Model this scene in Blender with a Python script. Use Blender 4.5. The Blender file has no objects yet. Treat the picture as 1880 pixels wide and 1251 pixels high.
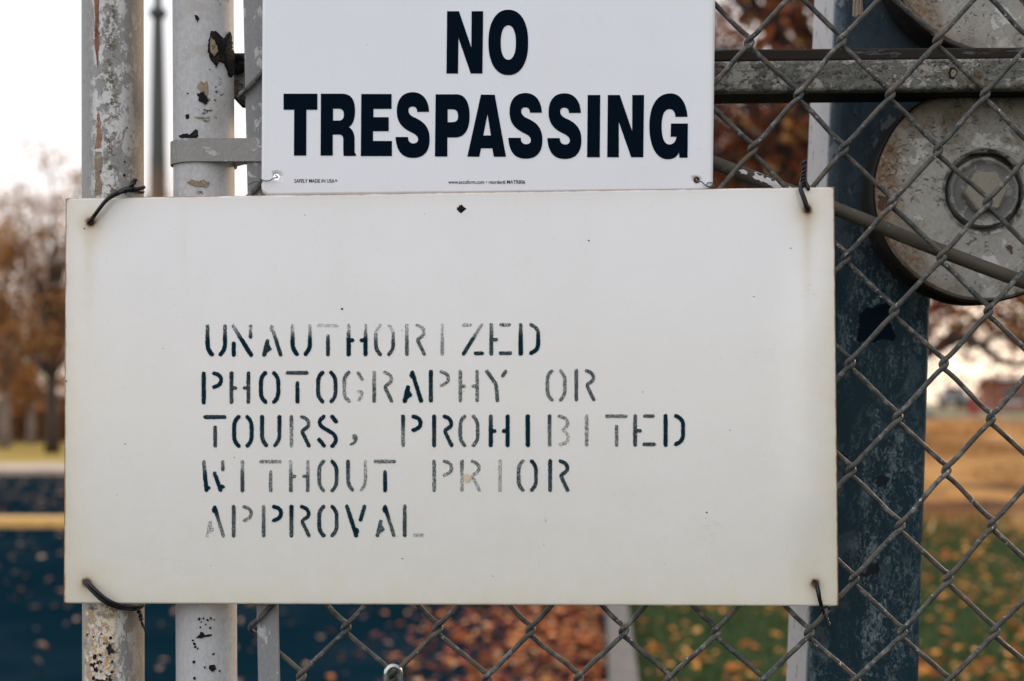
import bpy, bmesh, math, random
from mathutils import Vector, noise as mnoise
R = math.radians
S = bpy.context.scene
C = S.collection
random.seed(7)

# ---------------------------------------------------------------- camera, sky, sun, exposure
F, CX, HY, CZ = 2611.0, 940.0, 740.0, 1.5        # focal length and horizon in photo pixels, eye height
cam = bpy.data.cameras.new('camera'); camo = bpy.data.objects.new('camera', cam); C.objects.link(camo)
camo.location = (0, 0, CZ); camo.rotation_euler = (R(90), 0, 0)
cam.sensor_width = 36; cam.lens = 50; cam.sensor_fit = 'HORIZONTAL'
cam.shift_y = (HY - 625.5) / 1880
cam.clip_start = 0.05; cam.clip_end = 5000
cam.dof.use_dof = True; cam.dof.focus_distance = 1.13; cam.dof.aperture_fstop = 5.6
S.camera = camo

W = bpy.data.worlds.new("World"); S.world = W; W.use_nodes = True
SUN_EL, SUN_AZ = 15, 42          # azimuth clockwise from +Y (away from the camera)
nt = W.node_tree; nt.nodes.clear()
wo = nt.nodes.new('ShaderNodeOutputWorld'); bg = nt.nodes.new('ShaderNodeBackground')
sky = nt.nodes.new('ShaderNodeTexSky'); sky.sky_type = 'NISHITA'; sky.sun_disc = False
sky.sun_elevation = R(SUN_EL); sky.sun_rotation = R(SUN_AZ)
tc = nt.nodes.new('ShaderNodeTexCoord')
mp = nt.nodes.new('ShaderNodeMapping'); mp.inputs['Scale'].default_value = (1.5, 1.5, 5)
nz = nt.nodes.new('ShaderNodeTexNoise'); nz.inputs['Scale'].default_value = 2.0; nz.inputs['Detail'].default_value = 6
cr = nt.nodes.new('ShaderNodeValToRGB')          # thin overcast: lilac white with brighter banks
cr.color_ramp.elements[0].position = 0.35; cr.color_ramp.elements[0].color = (8.3, 8.45, 9.2, 1)
cr.color_ramp.elements[1].position = 0.62; cr.color_ramp.elements[1].color = (10.6, 10.5, 10.9, 1)
sp = nt.nodes.new('ShaderNodeSeparateXYZ')
hr = nt.nodes.new('ShaderNodeMapRange'); hr.inputs['From Min'].default_value = 0.0; hr.inputs['From Max'].default_value = 0.28
hr.inputs['To Min'].default_value = 0.75; hr.inputs['To Max'].default_value = 0.0
hm = nt.nodes.new('ShaderNodeMix'); hm.data_type = 'RGBA'; hm.inputs[7].default_value = (13.2, 10.9, 9.0, 1)
mx = nt.nodes.new('ShaderNodeMix'); mx.data_type = 'RGBA'; mx.inputs[0].default_value = 0.85
L = nt.links.new
L(tc.outputs['Generated'], mp.inputs[0]); L(mp.outputs[0], nz.inputs['Vector']); L(nz.outputs[0], cr.inputs[0])
L(tc.outputs['Generated'], sp.inputs[0]); L(sp.outputs[2], hr.inputs[0]); L(hr.outputs[0], hm.inputs[0]); L(cr.outputs[0], hm.inputs[6])
# added gradient shapes the sky light: strong overhead and left, weak to the right
dot = nt.nodes.new('ShaderNodeVectorMath'); dot.operation = 'DOT_PRODUCT'; dot.inputs[1].default_value = (-0.60, -0.28, 0.75)
dr0 = nt.nodes.new('ShaderNodeMapRange'); dr0.inputs[1].default_value = -0.9; dr0.inputs[2].default_value = 1.0; dr0.inputs[3].default_value = 0.05; dr0.inputs[4].default_value = 1.95
vm = nt.nodes.new('ShaderNodeVectorMath'); vm.operation = 'SCALE'
L(tc.outputs['Generated'], dot.inputs[0]); L(dot.outputs['Value'], dr0.inputs[0]); L(dr0.outputs[0], vm.inputs['Scale']); L(hm.outputs[2], vm.inputs[0])
# warm glow of the veiled low sun
ds = nt.nodes.new('ShaderNodeVectorMath'); ds.operation = 'DOT_PRODUCT'; ds.inputs[1].default_value = (math.sin(R(SUN_AZ)) * .96, math.cos(R(SUN_AZ)) * .96, .27)
dm = nt.nodes.new('ShaderNodeMath'); dm.operation = 'MAXIMUM'; dm.inputs[1].default_value = 0
dp = nt.nodes.new('ShaderNodeMath'); dp.operation = 'POWER'; dp.inputs[1].default_value = 8
gl = nt.nodes.new('ShaderNodeVectorMath'); gl.operation = 'SCALE'; gl.inputs[0].default_value = (17, 13.2, 10)
ga = nt.nodes.new('ShaderNodeVectorMath'); ga.operation = 'ADD'
L(tc.outputs['Generated'], ds.inputs[0]); L(ds.outputs['Value'], dm.inputs[0]); L(dm.outputs[0], dp.inputs[0]); L(dp.outputs[0], gl.inputs['Scale'])
L(vm.outputs[0], ga.inputs[0]); L(gl.outputs[0], ga.inputs[1]); vm = ga
L(sky.outputs[0], mx.inputs[6]); L(vm.outputs[0], mx.inputs[7]); L(mx.outputs[2], bg.inputs[0]); L(bg.outputs[0], wo.inputs[0])
bg.inputs[1].default_value = 0.13

sun = bpy.data.lights.new('sun', 'SUN'); suno = bpy.data.objects.new('sun', sun); C.objects.link(suno)
sun.energy = 2.2; sun.angle = R(10); sun.color = (1.0, 0.72, 0.46)
d = Vector((math.sin(R(SUN_AZ)) * math.cos(R(SUN_EL)), math.cos(R(SUN_AZ)) * math.cos(R(SUN_EL)), math.sin(R(SUN_EL))))
suno.rotation_euler = d.to_track_quat('Z', 'Y').to_euler()
S.view_settings.view_transform = 'Standard'; S.view_settings.look = 'None'
S.view_settings.exposure = -0.05; S.view_settings.gamma = 1.0

# ---------------------------------------------------------------- helpers
def at(px, py, D): return Vector(((px - CX) / F * D, D, CZ - (py - HY) / F * D))
def tag(o, label=None, cat=None, group=None, kind=None):
    for k, v in (('label', label), ('category', cat), ('group', group), ('kind', kind)):
        if v: o[k] = v
    return o
def thing(name, loc, label, cat, group=None):
    o = bpy.data.objects.new(name, None); o.empty_display_size = 0.05; C.objects.link(o)
    o.location = loc; return tag(o, label, cat, group)

class MB:
    def __init__(s): s.v = []; s.f = []; s.at = {}; s.sm = True
    def add(s, vs, fs):
        b = len(s.v); s.v += [Vector(v) for v in vs]; s.f += [tuple(i + b for i in f) for f in fs]
    def box(s, a, b):
        x0, y0, z0 = a; x1, y1, z1 = b
        s.hexa([(x0,y0,z0),(x1,y0,z0),(x1,y1,z0),(x0,y1,z0),(x0,y0,z1),(x1,y0,z1),(x1,y1,z1),(x0,y1,z1)])
    def hexa(s, v): s.add(v, [(0,3,2,1),(4,5,6,7),(0,1,5,4),(1,2,6,5),(2,3,7,6),(3,0,4,7)])
    def tube(s, pts, r, n=8, cap=True):
        pts = [Vector(p) for p in pts]; m = len(pts)
        rr = r if isinstance(r, (list, tuple)) else [r] * m
        t = []
        for i in range(m):
            a = pts[max(i-1, 0)]; b = pts[min(i+1, m-1)]; dd = b - a
            t.append(dd.normalized() if dd.length > 1e-9 else Vector((0,0,1)))
        u = t[0].orthogonal().normalized(); vs = []
        for i in range(m):
            u = u - t[i] * u.dot(t[i])
            u = u.normalized() if u.length > 1e-6 else t[i].orthogonal().normalized()
            w = t[i].cross(u)
            for k in range(n):
                a = 2 * math.pi * k / n
                vs.append(pts[i] + (u * math.cos(a) + w * math.sin(a)) * rr[i])
        fs = [(i*n+k, i*n+(k+1) % n, (i+1)*n+(k+1) % n, (i+1)*n+k) for i in range(m-1) for k in range(n)]
        if cap: fs += [tuple(range(n-1, -1, -1)), tuple((m-1)*n+k for k in range(n))]
        s.add(vs, fs)
    def lathe(s, c, prof, n=64, axis='Y', jit=0):
        """profile of (radius, offset along axis)"""
        vs = []; c = Vector(c)
        for (r, h) in prof:
            for k in range(n):
                a = 2 * math.pi * k / n
                j = 1 + jit * mnoise.noise(Vector((math.cos(a) * 3, math.sin(a) * 3, 5)))
                if axis == 'Y': vs.append(c + Vector((math.cos(a) * r * j, h, math.sin(a) * r * j)))
                else: vs.append(c + Vector((math.cos(a) * r * j, math.sin(a) * r * j, h)))
        fs = [(i*n+k, i*n+(k+1) % n, (i+1)*n+(k+1) % n, (i+1)*n+k) for i in range(len(prof)-1) for k in range(n)]
        fs += [tuple(range(n)), tuple((len(prof)-1)*n+k for k in range(n))]
        s.add(vs, fs)
    def build(s, name, mat, parent=None, origin=None, smooth=True, bevel=0, auto=True):
        o0 = parent.matrix_world_loc if False else (Vector(parent['_o']) if parent and '_o' in parent else (Vector(parent.location) if parent else Vector(origin or (0,0,0))))
        me = bpy.data.meshes.new(name); me.from_pydata([v - o0 for v in s.v], [], s.f)
        bm = bmesh.new(); bm.from_mesh(me); bmesh.ops.recalc_face_normals(bm, faces=bm.faces); bm.to_mesh(me); bm.free()
        for k, vals in s.at.items():
            a = me.attributes.new(k, 'FLOAT', 'POINT'); a.data.foreach_set('value', vals)
        for m in (mat if isinstance(mat, (list, tuple)) else [mat]): me.materials.append(m)
        o = bpy.data.objects.new(name, me); C.objects.link(o)
        if parent:
            o.parent = parent
        else: o.location = o0
        if smooth:
            me.polygons.foreach_set('use_smooth', [True] * len(me.polygons))
            if auto: me.set_sharp_from_angle(angle=R(35))
        if bevel:
            b = o.modifiers.new('bevel', 'BEVEL'); b.width = bevel; b.segments = 3; b.limit_method = 'ANGLE'
        return o
def sub(mb, name, mat, part, root, **k):
    """a sub-part: child of a part that itself sits at the thing's origin"""
    o = mb.build(name, mat, root, **k); o.parent = part; return o

# ---------------------------------------------------------------- node helper
class NT:
    def __init__(s, name):
        s.m = bpy.data.materials.new(name); s.m.use_nodes = True; s.t = s.m.node_tree
        s.b = s.t.nodes['Principled BSDF']; s.o = s.t.nodes['Material Output']
        s.tc = s.t.nodes.new('ShaderNodeTexCoord'); s.P = s.tc.outputs['Object']
    def L(s, a, b): s.t.links.new(a, b)
    def setv(s, sock, v):
        if hasattr(v, 'links'): s.L(v, sock)
        elif isinstance(v, (tuple, list)): sock.default_value = (*v, 1) if len(v) == 3 and len(sock.default_value) == 4 else v
        else: sock.default_value = v
    def map(s, scale=(1,1,1), loc=(0,0,0), vec=None):
        n = s.t.nodes.new('ShaderNodeMapping'); n.inputs['Scale'].default_value = scale; n.inputs['Location'].default_value = loc
        s.L(vec or s.P, n.inputs[0]); return n.outputs[0]
    def noise(s, scale, detail=4, rough=0.55, vec=None, dist=0):
        n = s.t.nodes.new('ShaderNodeTexNoise'); n.inputs['Scale'].default_value = scale; n.inputs['Detail'].default_value = detail
        n.inputs['Roughness'].default_value = rough; n.inputs['Distortion'].default_value = dist
        s.L(vec or s.P, n.inputs['Vector']); return n.outputs[0]
    def vor(s, scale, feat='F1', vec=None, out=0):
        n = s.t.nodes.new('ShaderNodeTexVoronoi'); n.feature = feat; n.inputs['Scale'].default_value = scale
        s.L(vec or s.P, n.inputs['Vector']); return n.outputs[out]
    def ma(s, op, a, b=0.0, c=0.0, clamp=False):
        n = s.t.nodes.new('ShaderNodeMath'); n.operation = op; n.use_clamp = clamp
        s.setv(n.inputs[0], a); s.setv(n.inputs[1], b); s.setv(n.inputs[2], c); return n.outputs[0]
    def step(s, v, lo, hi, a=0.0, b=1.0):
        n = s.t.nodes.new('ShaderNodeMapRange'); n.interpolation_type = 'SMOOTHSTEP'
        s.setv(n.inputs[0], v)
        if lo <= hi: n.inputs[1].default_value = lo; n.inputs[2].default_value = hi; n.inputs[3].default_value = a; n.inputs[4].default_value = b
        else: n.inputs[1].default_value = hi; n.inputs[2].default_value = lo; n.inputs[3].default_value = b; n.inputs[4].default_value = a
        return n.outputs[0]
    def mix(s, f, a, b):
        n = s.t.nodes.new('ShaderNodeMix'); n.data_type = 'RGBA'
        s.setv(n.inputs[0], f); s.setv(n.inputs[6], a); s.setv(n.inputs[7], b); return n.outputs[2]
    def ramp(s, f, stops, const=False):
        n = s.t.nodes.new('ShaderNodeValToRGB'); e = n.color_ramp
        if const: e.interpolation = 'CONSTANT'
        while len(e.elements) < len(stops): e.elements.new(0.5)
        for i, (p, c) in enumerate(stops): e.elements[i].position = p; e.elements[i].color = (*c, 1)
        s.setv(n.inputs[0], f); return n.outputs[0]
    def xyz(s, vec=None):
        n = s.t.nodes.new('ShaderNodeSeparateXYZ'); s.L(vec or s.P, n.inputs[0]); return n.outputs
    def attr(s, name):
        n = s.t.nodes.new('ShaderNodeAttribute'); n.attribute_name = name; return n.outputs['Fac']
    def island(s):
        n = s.t.nodes.new('ShaderNodeNewGeometry'); return n.outputs['Random Per Island']
    def bump(s, h, strength=0.4, dist=0.001):
        n = s.t.nodes.new('ShaderNodeBump'); n.inputs['Strength'].default_value = strength; n.inputs['Distance'].default_value = dist
        s.L(h, n.inputs['Height']); s.L(n.outputs[0], s.b.inputs['Normal'])
    def fin(s, col=None, rough=None, metal=None, spec=None):
        for k, v in (('Base Color', col), ('Roughness', rough), ('Metallic', metal), ('Specular IOR Level', spec)):
            if v is not None: s.setv(s.b.inputs[k], v)
        return s.m

def plain(name, col, rough=0.6, var=0.15, scale=6, metal=0.0):
    n = NT(name); f = n.noise(scale, 5)
    a = tuple(c * (1 - var) for c in col); b = tuple(min(1, c * (1 + var)) for c in col)
    return n.fin(n.ramp(f, [(0.3, a), (0.7, b)]), rough, metal)

def weathered(name, base, flake, rust, dark, fs=60, ft=0.55, rt=0.64, dt=0.68, rough=0.6, stretch=(1,1,1), bump=0.5, seed=0, extra=None, spec=0.12):
    """old paint: base coat, pale flaked areas, rust stains and dark pits"""
    n = NT(name); v = n.map(stretch, (seed, seed * .7, seed * .3))
    big = n.noise(fs * 0.12, 3, vec=v); mid = n.noise(fs, 8, 0.68, vec=v, dist=0.4); fine = n.noise(fs * 6, 4, 0.7, vec=v)
    fl = n.step(n.ma('ADD', n.ma('MULTIPLY', mid, 0.75), n.ma('MULTIPLY', big, 0.25)), ft - 0.02, ft + 0.02)
    col = n.mix(n.step(fine, 0.3, 0.7), tuple(c * 0.88 for c in base), tuple(min(1, c * 1.1) for c in base))
    col = n.mix(n.ma('MULTIPLY', n.step(big, 0.35, 0.75), 0.5), col, tuple(c * 0.72 for c in base))
    col = n.mix(fl, col, n.mix(fine, tuple(c * 0.8 for c in flake), flake))
    rm = n.noise(fs * 0.5, 8, 0.7, vec=n.map((1,1,1), (3 + seed, 1, 7), v))
    rs = n.step(rm, rt, rt + 0.07)
    col = n.mix(n.ma('MULTIPLY', rs, n.step(fine, 0.25, 0.6)), col, rust)
    dm = n.noise(fs * 1.6, 6, 0.65, vec=n.map((1,1,1), (9 + seed, 4, 2), v))
    ds = n.step(dm, dt, dt + 0.03)
    col = n.mix(ds, col, dark)
    h = n.ma('ADD', n.ma('MULTIPLY', fl, 0.6), n.ma('MULTIPLY', fine, 0.35)); h = n.ma('SUBTRACT', h, ds)
    if extra: col, h = extra(n, col, h, fine, mid)
    n.bump(h, bump, 0.0006)
    return n.fin(col, n.step(fine, 0.2, 0.9, rough - 0.08, rough + 0.2), 0.0, spec)

M = {}
# ---------------------------------------------------------------- materials: signs
def panel_mat(name, white, cream, rustc):
    n = NT(name)
    y = n.attr('yellow'); r = n.attr('rust'); dk = n.attr('dark')
    sm = n.noise(7, 3); fine = n.noise(420, 3, 0.6); mid = n.noise(60, 6, 0.65)
    col = n.mix(n.step(sm, 0.3, 0.75), white, tuple(c * 0.975 for c in white))
    streak = n.noise(30, 4, 0.6, vec=n.map((1, 1, 0.06)))
    col = n.mix(n.ma('MULTIPLY', n.step(streak, 0.5, 0.8), 0.10), col, cream)
    col = n.mix(n.ma('MULTIPLY', y, n.step(mid, 0.0, 0.75, 0.6, 1.15)), col, cream)
    sn = n.attr('stain'); col = n.mix(n.ma('MULTIPLY', sn, n.step(mid, 0.1, 0.7, 0.55, 1.1)), col, (0.30, 0.19, 0.085))
    rr = n.step(n.ma('ADD', r, n.ma('MULTIPLY', n.ma('SUBTRACT', mid, 0.5), 0.9)), 0.28, 0.75)
    rr = n.ma('MULTIPLY', rr, n.step(r, 0.0, 0.12))
    col = n.mix(rr, col, n.mix(fine, tuple(c * 0.4 for c in rustc), rustc))
    col = n.mix(n.step(n.ma('ADD', dk, n.ma('MULTIPLY', n.ma('SUBTRACT', mid, 0.5), 0.5)), 0.45, 0.65), col, (0.012, 0.012, 0.016))
    ln = n.step(n.ma('ABSOLUTE', n.ma('SUBTRACT', n.noise(11, 5, 0.6, vec=n.map((0.5, 1, 1.6), (3.3, 0, 1.7))), 0.5)), 0.0035, 0.0)
    lm = n.step(n.noise(5, 2, vec=n.map((1, 1, 1), (8, 1, 3))), 0.52, 0.62)
    col = n.mix(n.ma('MULTIPLY', n.ma('MULTIPLY', ln, lm), 0.22), col, (0.45, 0.38, 0.34))
    gr = n.step(n.noise(3.2, 6, 0.7, vec=n.map((1, 1, 0.7), (2, 2, 2))), 0.50, 0.72); col = n.mix(n.ma('MULTIPLY', gr, 0.09), col, (0.42, 0.40, 0.34))
    # scattered tiny specks of dirt
    vd = n.vor(95, out=0); rnd = n.vor(95, out=1)
    g = n.t.nodes.new('ShaderNodeSeparateColor'); n.L(rnd, g.inputs[0])
    spk = n.ma('MULTIPLY', n.step(vd, 0.055, 0.03), n.ma('GREATER_THAN', g.outputs[0], 0.86))
    col = n.mix(n.ma('MULTIPLY', spk, 0.55), col, (0.10, 0.09, 0.08))
    vd = n.vor(260, out=0); rnd = n.vor(260, out=1)
    g = n.t.nodes.new('ShaderNodeSeparateColor'); n.L(rnd, g.inputs[0])
    spk = n.ma('MULTIPLY', n.step(vd, 0.16, 0.08), n.ma('GREATER_THAN', g.outputs[1], 0.82))
    col = n.mix(n.ma('MULTIPLY', spk, 0.20), col, (0.25, 0.22, 0.18))
    n.bump(n.ma('ADD', n.noise(9, 2), n.ma('MULTIPLY', fine, 0.01)), 0.25, 0.003)
    n.b.inputs['Coat Weight'].default_value = 0.9; n.b.inputs['Coat Roughness'].default_value = 0.16
    return n.fin(col, n.ma('ADD', 0.30, n.ma('MULTIPLY', rr, 0.4)), 0.0, 0.45)
M['panel_big'] = panel_mat('enamelled_sign_face', (0.695, 0.712, 0.750), (0.62, 0.595, 0.50), (0.30, 0.13, 0.03))
M['panel_small'] = panel_mat('plastic_sign_face', (0.635, 0.66, 0.705), (0.60, 0.59, 0.56), (0.30, 0.13, 0.03))
M['edge_rust'] = plain('rusty_sign_edge', (0.22, 0.11, 0.04), 0.85, 0.6, 200)
M['edge_plain'] = plain('sign_edge', (0.62, 0.62, 0.64), 0.5, 0.1, 50)
n = NT('printed_ink'); n.bump(n.noise(300, 2), 0.1, 0.0002)
M['ink'] = n.fin((0.0010, 0.0050, 0.0115), 0.6, 0, 0.02)
n = NT('sprayed_stencil_paint')
dd = n.attr('d'); op = n.attr('op')
g1 = n.noise(2300, 2, 0.6); g2 = n.noise(900, 3, 0.6)
den = n.ma('SUBTRACT', n.ma('MULTIPLY', op, 1.25), n.ma('MULTIPLY', n.step(dd, 0.55, 1.0), 1.05))
lim = n.ma('ADD', n.ma('MULTIPLY', n.ma('SUBTRACT', g1, 0.5), 3.2), n.ma('MULTIPLY', n.ma('SUBTRACT', g2, 0.5), 1.4))
al = n.step(n.ma('ADD', den, lim), 0.30, 0.62)
n.L(al, n.b.inputs['Alpha'])
M['stencil'] = n.fin(n.mix(n.step(op, 0.25, 0.95), (0.10, 0.125, 0.13), (0.003, 0.020, 0.034)), 0.8, 0, 0.03)
n = NT('black_tie_wire'); n.bump(n.noise(500, 3), 0.3, 0.0004)
M['blackwire'] = n.fin(n.mix(n.step(n.noise(180, 4), 0.5, 0.7), (0.006, 0.008, 0.012), (0.022, 0.016, 0.014)), 0.42, 0.0, 0.28)
n = NT('thin_steel_wire'); M['thinwire'] = n.fin((0.12, 0.12, 0.13), 0.45, 0.7)

# ---------------------------------------------------------------- materials: gate hardware
def wire_extra(n, col, h, fine, mid):
    return col, h
n = NT('galvanised_chain_link'); fine = n.noise(700, 4, 0.65); mid = n.noise(120, 5, 0.6)
col = n.mix(n.step(mid, 0.3, 0.7), (0.022, 0.030, 0.034), (0.095, 0.086, 0.070))
col = n.mix(n.step(n.noise(60, 5, 0.7), 0.55, 0.68), col, (0.085, 0.060, 0.040))
col = n.mix(n.ma('MULTIPLY', n.step(n.noise(190, 7, 0.75), 0.60, 0.64), n.step(n.noise(16, 3), 0.45, 0.56)), col, (0.50, 0.50, 0.50))
n.bump(n.ma('ADD', fine, mid), 0.8, 0.0007); M['chain'] = n.fin(n.mix(n.ma('MULTIPLY', n.step(n.noise(95, 6, .7, vec=n.map((1,1,1),(7,7,7))), 0.55, 0.60), 0.5), col, (0.20, 0.205, 0.20)), n.step(mid, .3, .7, .48, .75), 0.0, 0.25)

def pipe1_extra(n, col, h, fine, mid):
    x, y, z = n.xyz()
    patch = n.noise(105, 9, 0.78, vec=n.map((1, 1, 0.6)), dist=0.3)
    # broad band of crackled pale paint down the front
    band = n.step(n.ma('ABSOLUTE', n.ma('SUBTRACT', x, 0.004)), 0.021, 0.012)
    fl = n.step(n.ma('ADD', patch, n.ma('MULTIPLY', band, 0.07)), 0.545, 0.575)
    fl = n.ma('MULTIPLY', fl, band)
    col = n.mix(fl, col, n.mix(fine, (0.44, 0.44, 0.43), (0.60, 0.60, 0.60)))
    # brown vertical rust streak
    w = n.ma('ADD', x, n.ma('MULTIPLY', n.ma('SUBTRACT', n.noise(40, 3), 0.5), 0.004))
    stv = n.noise(22, 4, 0.6, vec=n.map((0.2, 0.2, 1), (0, 0, 4.4)))
    st = n.ma('MULTIPLY', n.step(n.ma('ABSOLUTE', n.ma('ADD', w, 0.0125)), 0.0026, 0.0012), n.step(stv, 0.54, 0.60))
    st = n.ma('MULTIPLY', st, 0.0)
    st = n.ma('MULTIPLY', st, n.step(mid, 0.28, 0.4))
    col = n.mix(st, col, n.mix(fine, (0.15, 0.06, 0.035), (0.27, 0.16, 0.11)))
    ms = n.ma('MULTIPLY', n.step(n.ma('ABSOLUTE', n.ma('SUBTRACT', w, 0.003)), 0.008, 0.001), n.step(n.noise(230, 6, 0.75), 0.49, 0.55))
    col = n.mix(n.ma('MULTIPLY', ms, 0.85), col, (0.10, 0.075, 0.035))
    # ochre, badly chipped stretch low on the post
    low = n.step(z, 1.325, 1.35, 1.0, 0.0)
    chips = n.vor(95, out=0, vec=n.map((1, 1, 0.8)))
    lw = n.ma('MULTIPLY', low, n.step(n.ma('ABSOLUTE', n.ma('ADD', x, 0.006)), 0.017, 0.010))
    col = n.mix(n.ma('MULTIPLY', lw, n.step(n.noise(300, 4), 0.42, 0.58)), col, (0.42, 0.27, 0.11))
    col = n.mix(n.ma('MULTIPLY', lw, n.step(n.noise(170, 4, .6), 0.52, 0.56)), col, (0.62, 0.55, 0.44))
    bc = n.ma('MULTIPLY', lw, n.ma('MULTIPLY', n.step(n.noise(75, 2), 0.50, 0.53), n.step(n.noise(210, 3, .5), 0.53, 0.56)))
    col = n.mix(bc, col, (0.012, 0.018, 0.03))
    # smooth brown right flank, its shade partly mixed into the colour
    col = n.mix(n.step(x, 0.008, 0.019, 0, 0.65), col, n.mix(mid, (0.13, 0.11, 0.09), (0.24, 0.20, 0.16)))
    col = n.mix(n.ma('MULTIPLY', n.step(n.noise(340, 5, .7), 0.60, 0.66), 0.6), col, (0.07, 0.06, 0.05))
    return col, n.ma('SUBTRACT', n.ma('ADD', h, n.ma('MULTIPLY', fl, 0.7)), n.ma('ADD', st, bc))
M['pipe1'] = weathered('chipped_post_paint', (0.26, 0.262, 0.26), (0.44, 0.45, 0.46), (0.2, 0.12, 0.06), (0.05, 0.045, 0.04), 70, 0.62, 0.66, 0.70, 0.6, (1, 1, 0.5), 0.7, 1.3, pipe1_extra)
def pipe2_extra(n, col, h, fine, mid):
    x, y, z = n.xyz()
    c = n.step(n.ma('ABSOLUTE', n.ma('SUBTRACT', x, 0.002)), 0.014, 0.006)
    s = n.ma('MULTIPLY', n.ma('MULTIPLY', n.step(n.noise(150, 6, 0.75, vec=n.map((1, 1, 1.6))), 0.56, 0.59), n.step(n.noise(26, 3), 0.52, 0.60)), c)
    col = n.mix(s, col, (0.05, 0.045, 0.035))
    t = n.ma('MULTIPLY', n.step(n.noise(34, 7, 0.7, vec=n.map((1, 1, 1), (5, 5, 5))), 0.53, 0.62), 0.55)
    col = n.mix(t, col, (0.33, 0.31, 0.28))
    return col, n.ma('SUBTRACT', n.ma('SUBTRACT', h, s), n.ma('MULTIPLY', t, 0.5))
M['pipe2'] = weathered('worn_post_paint', (0.40, 0.405, 0.415), (0.52, 0.52, 0.525), (0.25, 0.17, 0.10), (0.05, 0.05, 0.05), 65, 0.62, 0.70, 0.72, 0.55, (1, 1, 0.6), 0.6, 4.1, pipe2_extra)
M['bar'] = weathered('grey_bar_paint', (0.21, 0.215, 0.22), (0.42, 0.42, 0.42), (0.2, 0.17, 0.12), (0.06, 0.055, 0.05), 80, 0.56, 0.63, 0.70, 0.6, (1,1,.6), 0.6, 7.7)
M['band'] = weathered('band_paint', (0.24, 0.235, 0.225), (0.40, 0.41, 0.42), (0.24, 0.19, 0.14), (0.06, 0.055, 0.05), 60, 0.545, 0.70, 0.74, 0.6, (1,1,1), 0.7, 2.2)
def rail_extra(n, col, h, fine, mid):
    s = n.step(n.noise(150, 8, 0.8, vec=n.map((0.75, 1, 1.2))), 0.52, 0.56)
    k = n.step(n.noise(18, 3), 0.45, 0.6); col = n.mix(n.ma('MULTIPLY', n.ma('MULTIPLY', s, k), 0.8), col, (0.42, 0.40, 0.36))
    d2 = n.step(n.noise(260, 7, 0.8, vec=n.map((0.6, 1, 1), (4, 4, 1))), 0.56, 0.60); col = n.mix(n.ma('MULTIPLY', d2, 0.8), col, (0.045, 0.036, 0.028))
    return col, n.ma('SUBTRACT', n.ma('ADD', h, s), d2)
M['rail'] = weathered('rail_paint', (0.135, 0.135, 0.122), (0.31, 0.30, 0.27), (0.12, 0.075, 0.042), (0.02, 0.018, 0.016), 75, 0.51, 0.575, 0.64, 0.75, (0.85,1,1), 1.0, 3.4, rail_extra)
M['raildark'] = weathered('rail_dark_paint', (0.022, 0.018, 0.015), (0.085, 0.090, 0.098), (0.05, 0.03, 0.02), (0.01, 0.01, 0.01), 60, 0.53, 0.55, 0.66, 0.75, (0.3,1,1.2), 0.8, 8.4)
M['rod'] = weathered('rod_steel', (0.070, 0.062, 0.050), (0.12, 0.11, 0.09), (0.11, 0.055, 0.025), (0.03, 0.03, 0.03), 50, 0.56, 0.55, 0.70, 0.5, (0.4,1,0.6), 0.5, 5.5)
M['rodpaint'] = plain('paint_remnant', (0.55, 0.56, 0.58), 0.6, 0.15, 90)
M['rust_and_shade'] = weathered('black_rust_and_shade', (0.010, 0.010, 0.011), (0.030, 0.027, 0.025), (0.04, 0.024, 0.014), (0.006, 0.006, 0.007), 160, 0.55, 0.58, 0.62, 0.8, (1,1,1), 1.0, 1)
M['rusttan'] = weathered('tan_bare_metal', (0.25, 0.20, 0.14), (0.32, 0.28, 0.2), (0.12, 0.08, 0.04), (0.03, 0.03, 0.03), 160, 0.55, 0.6, 0.64, 0.8, (1,1,1), 1.0, 1)
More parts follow.
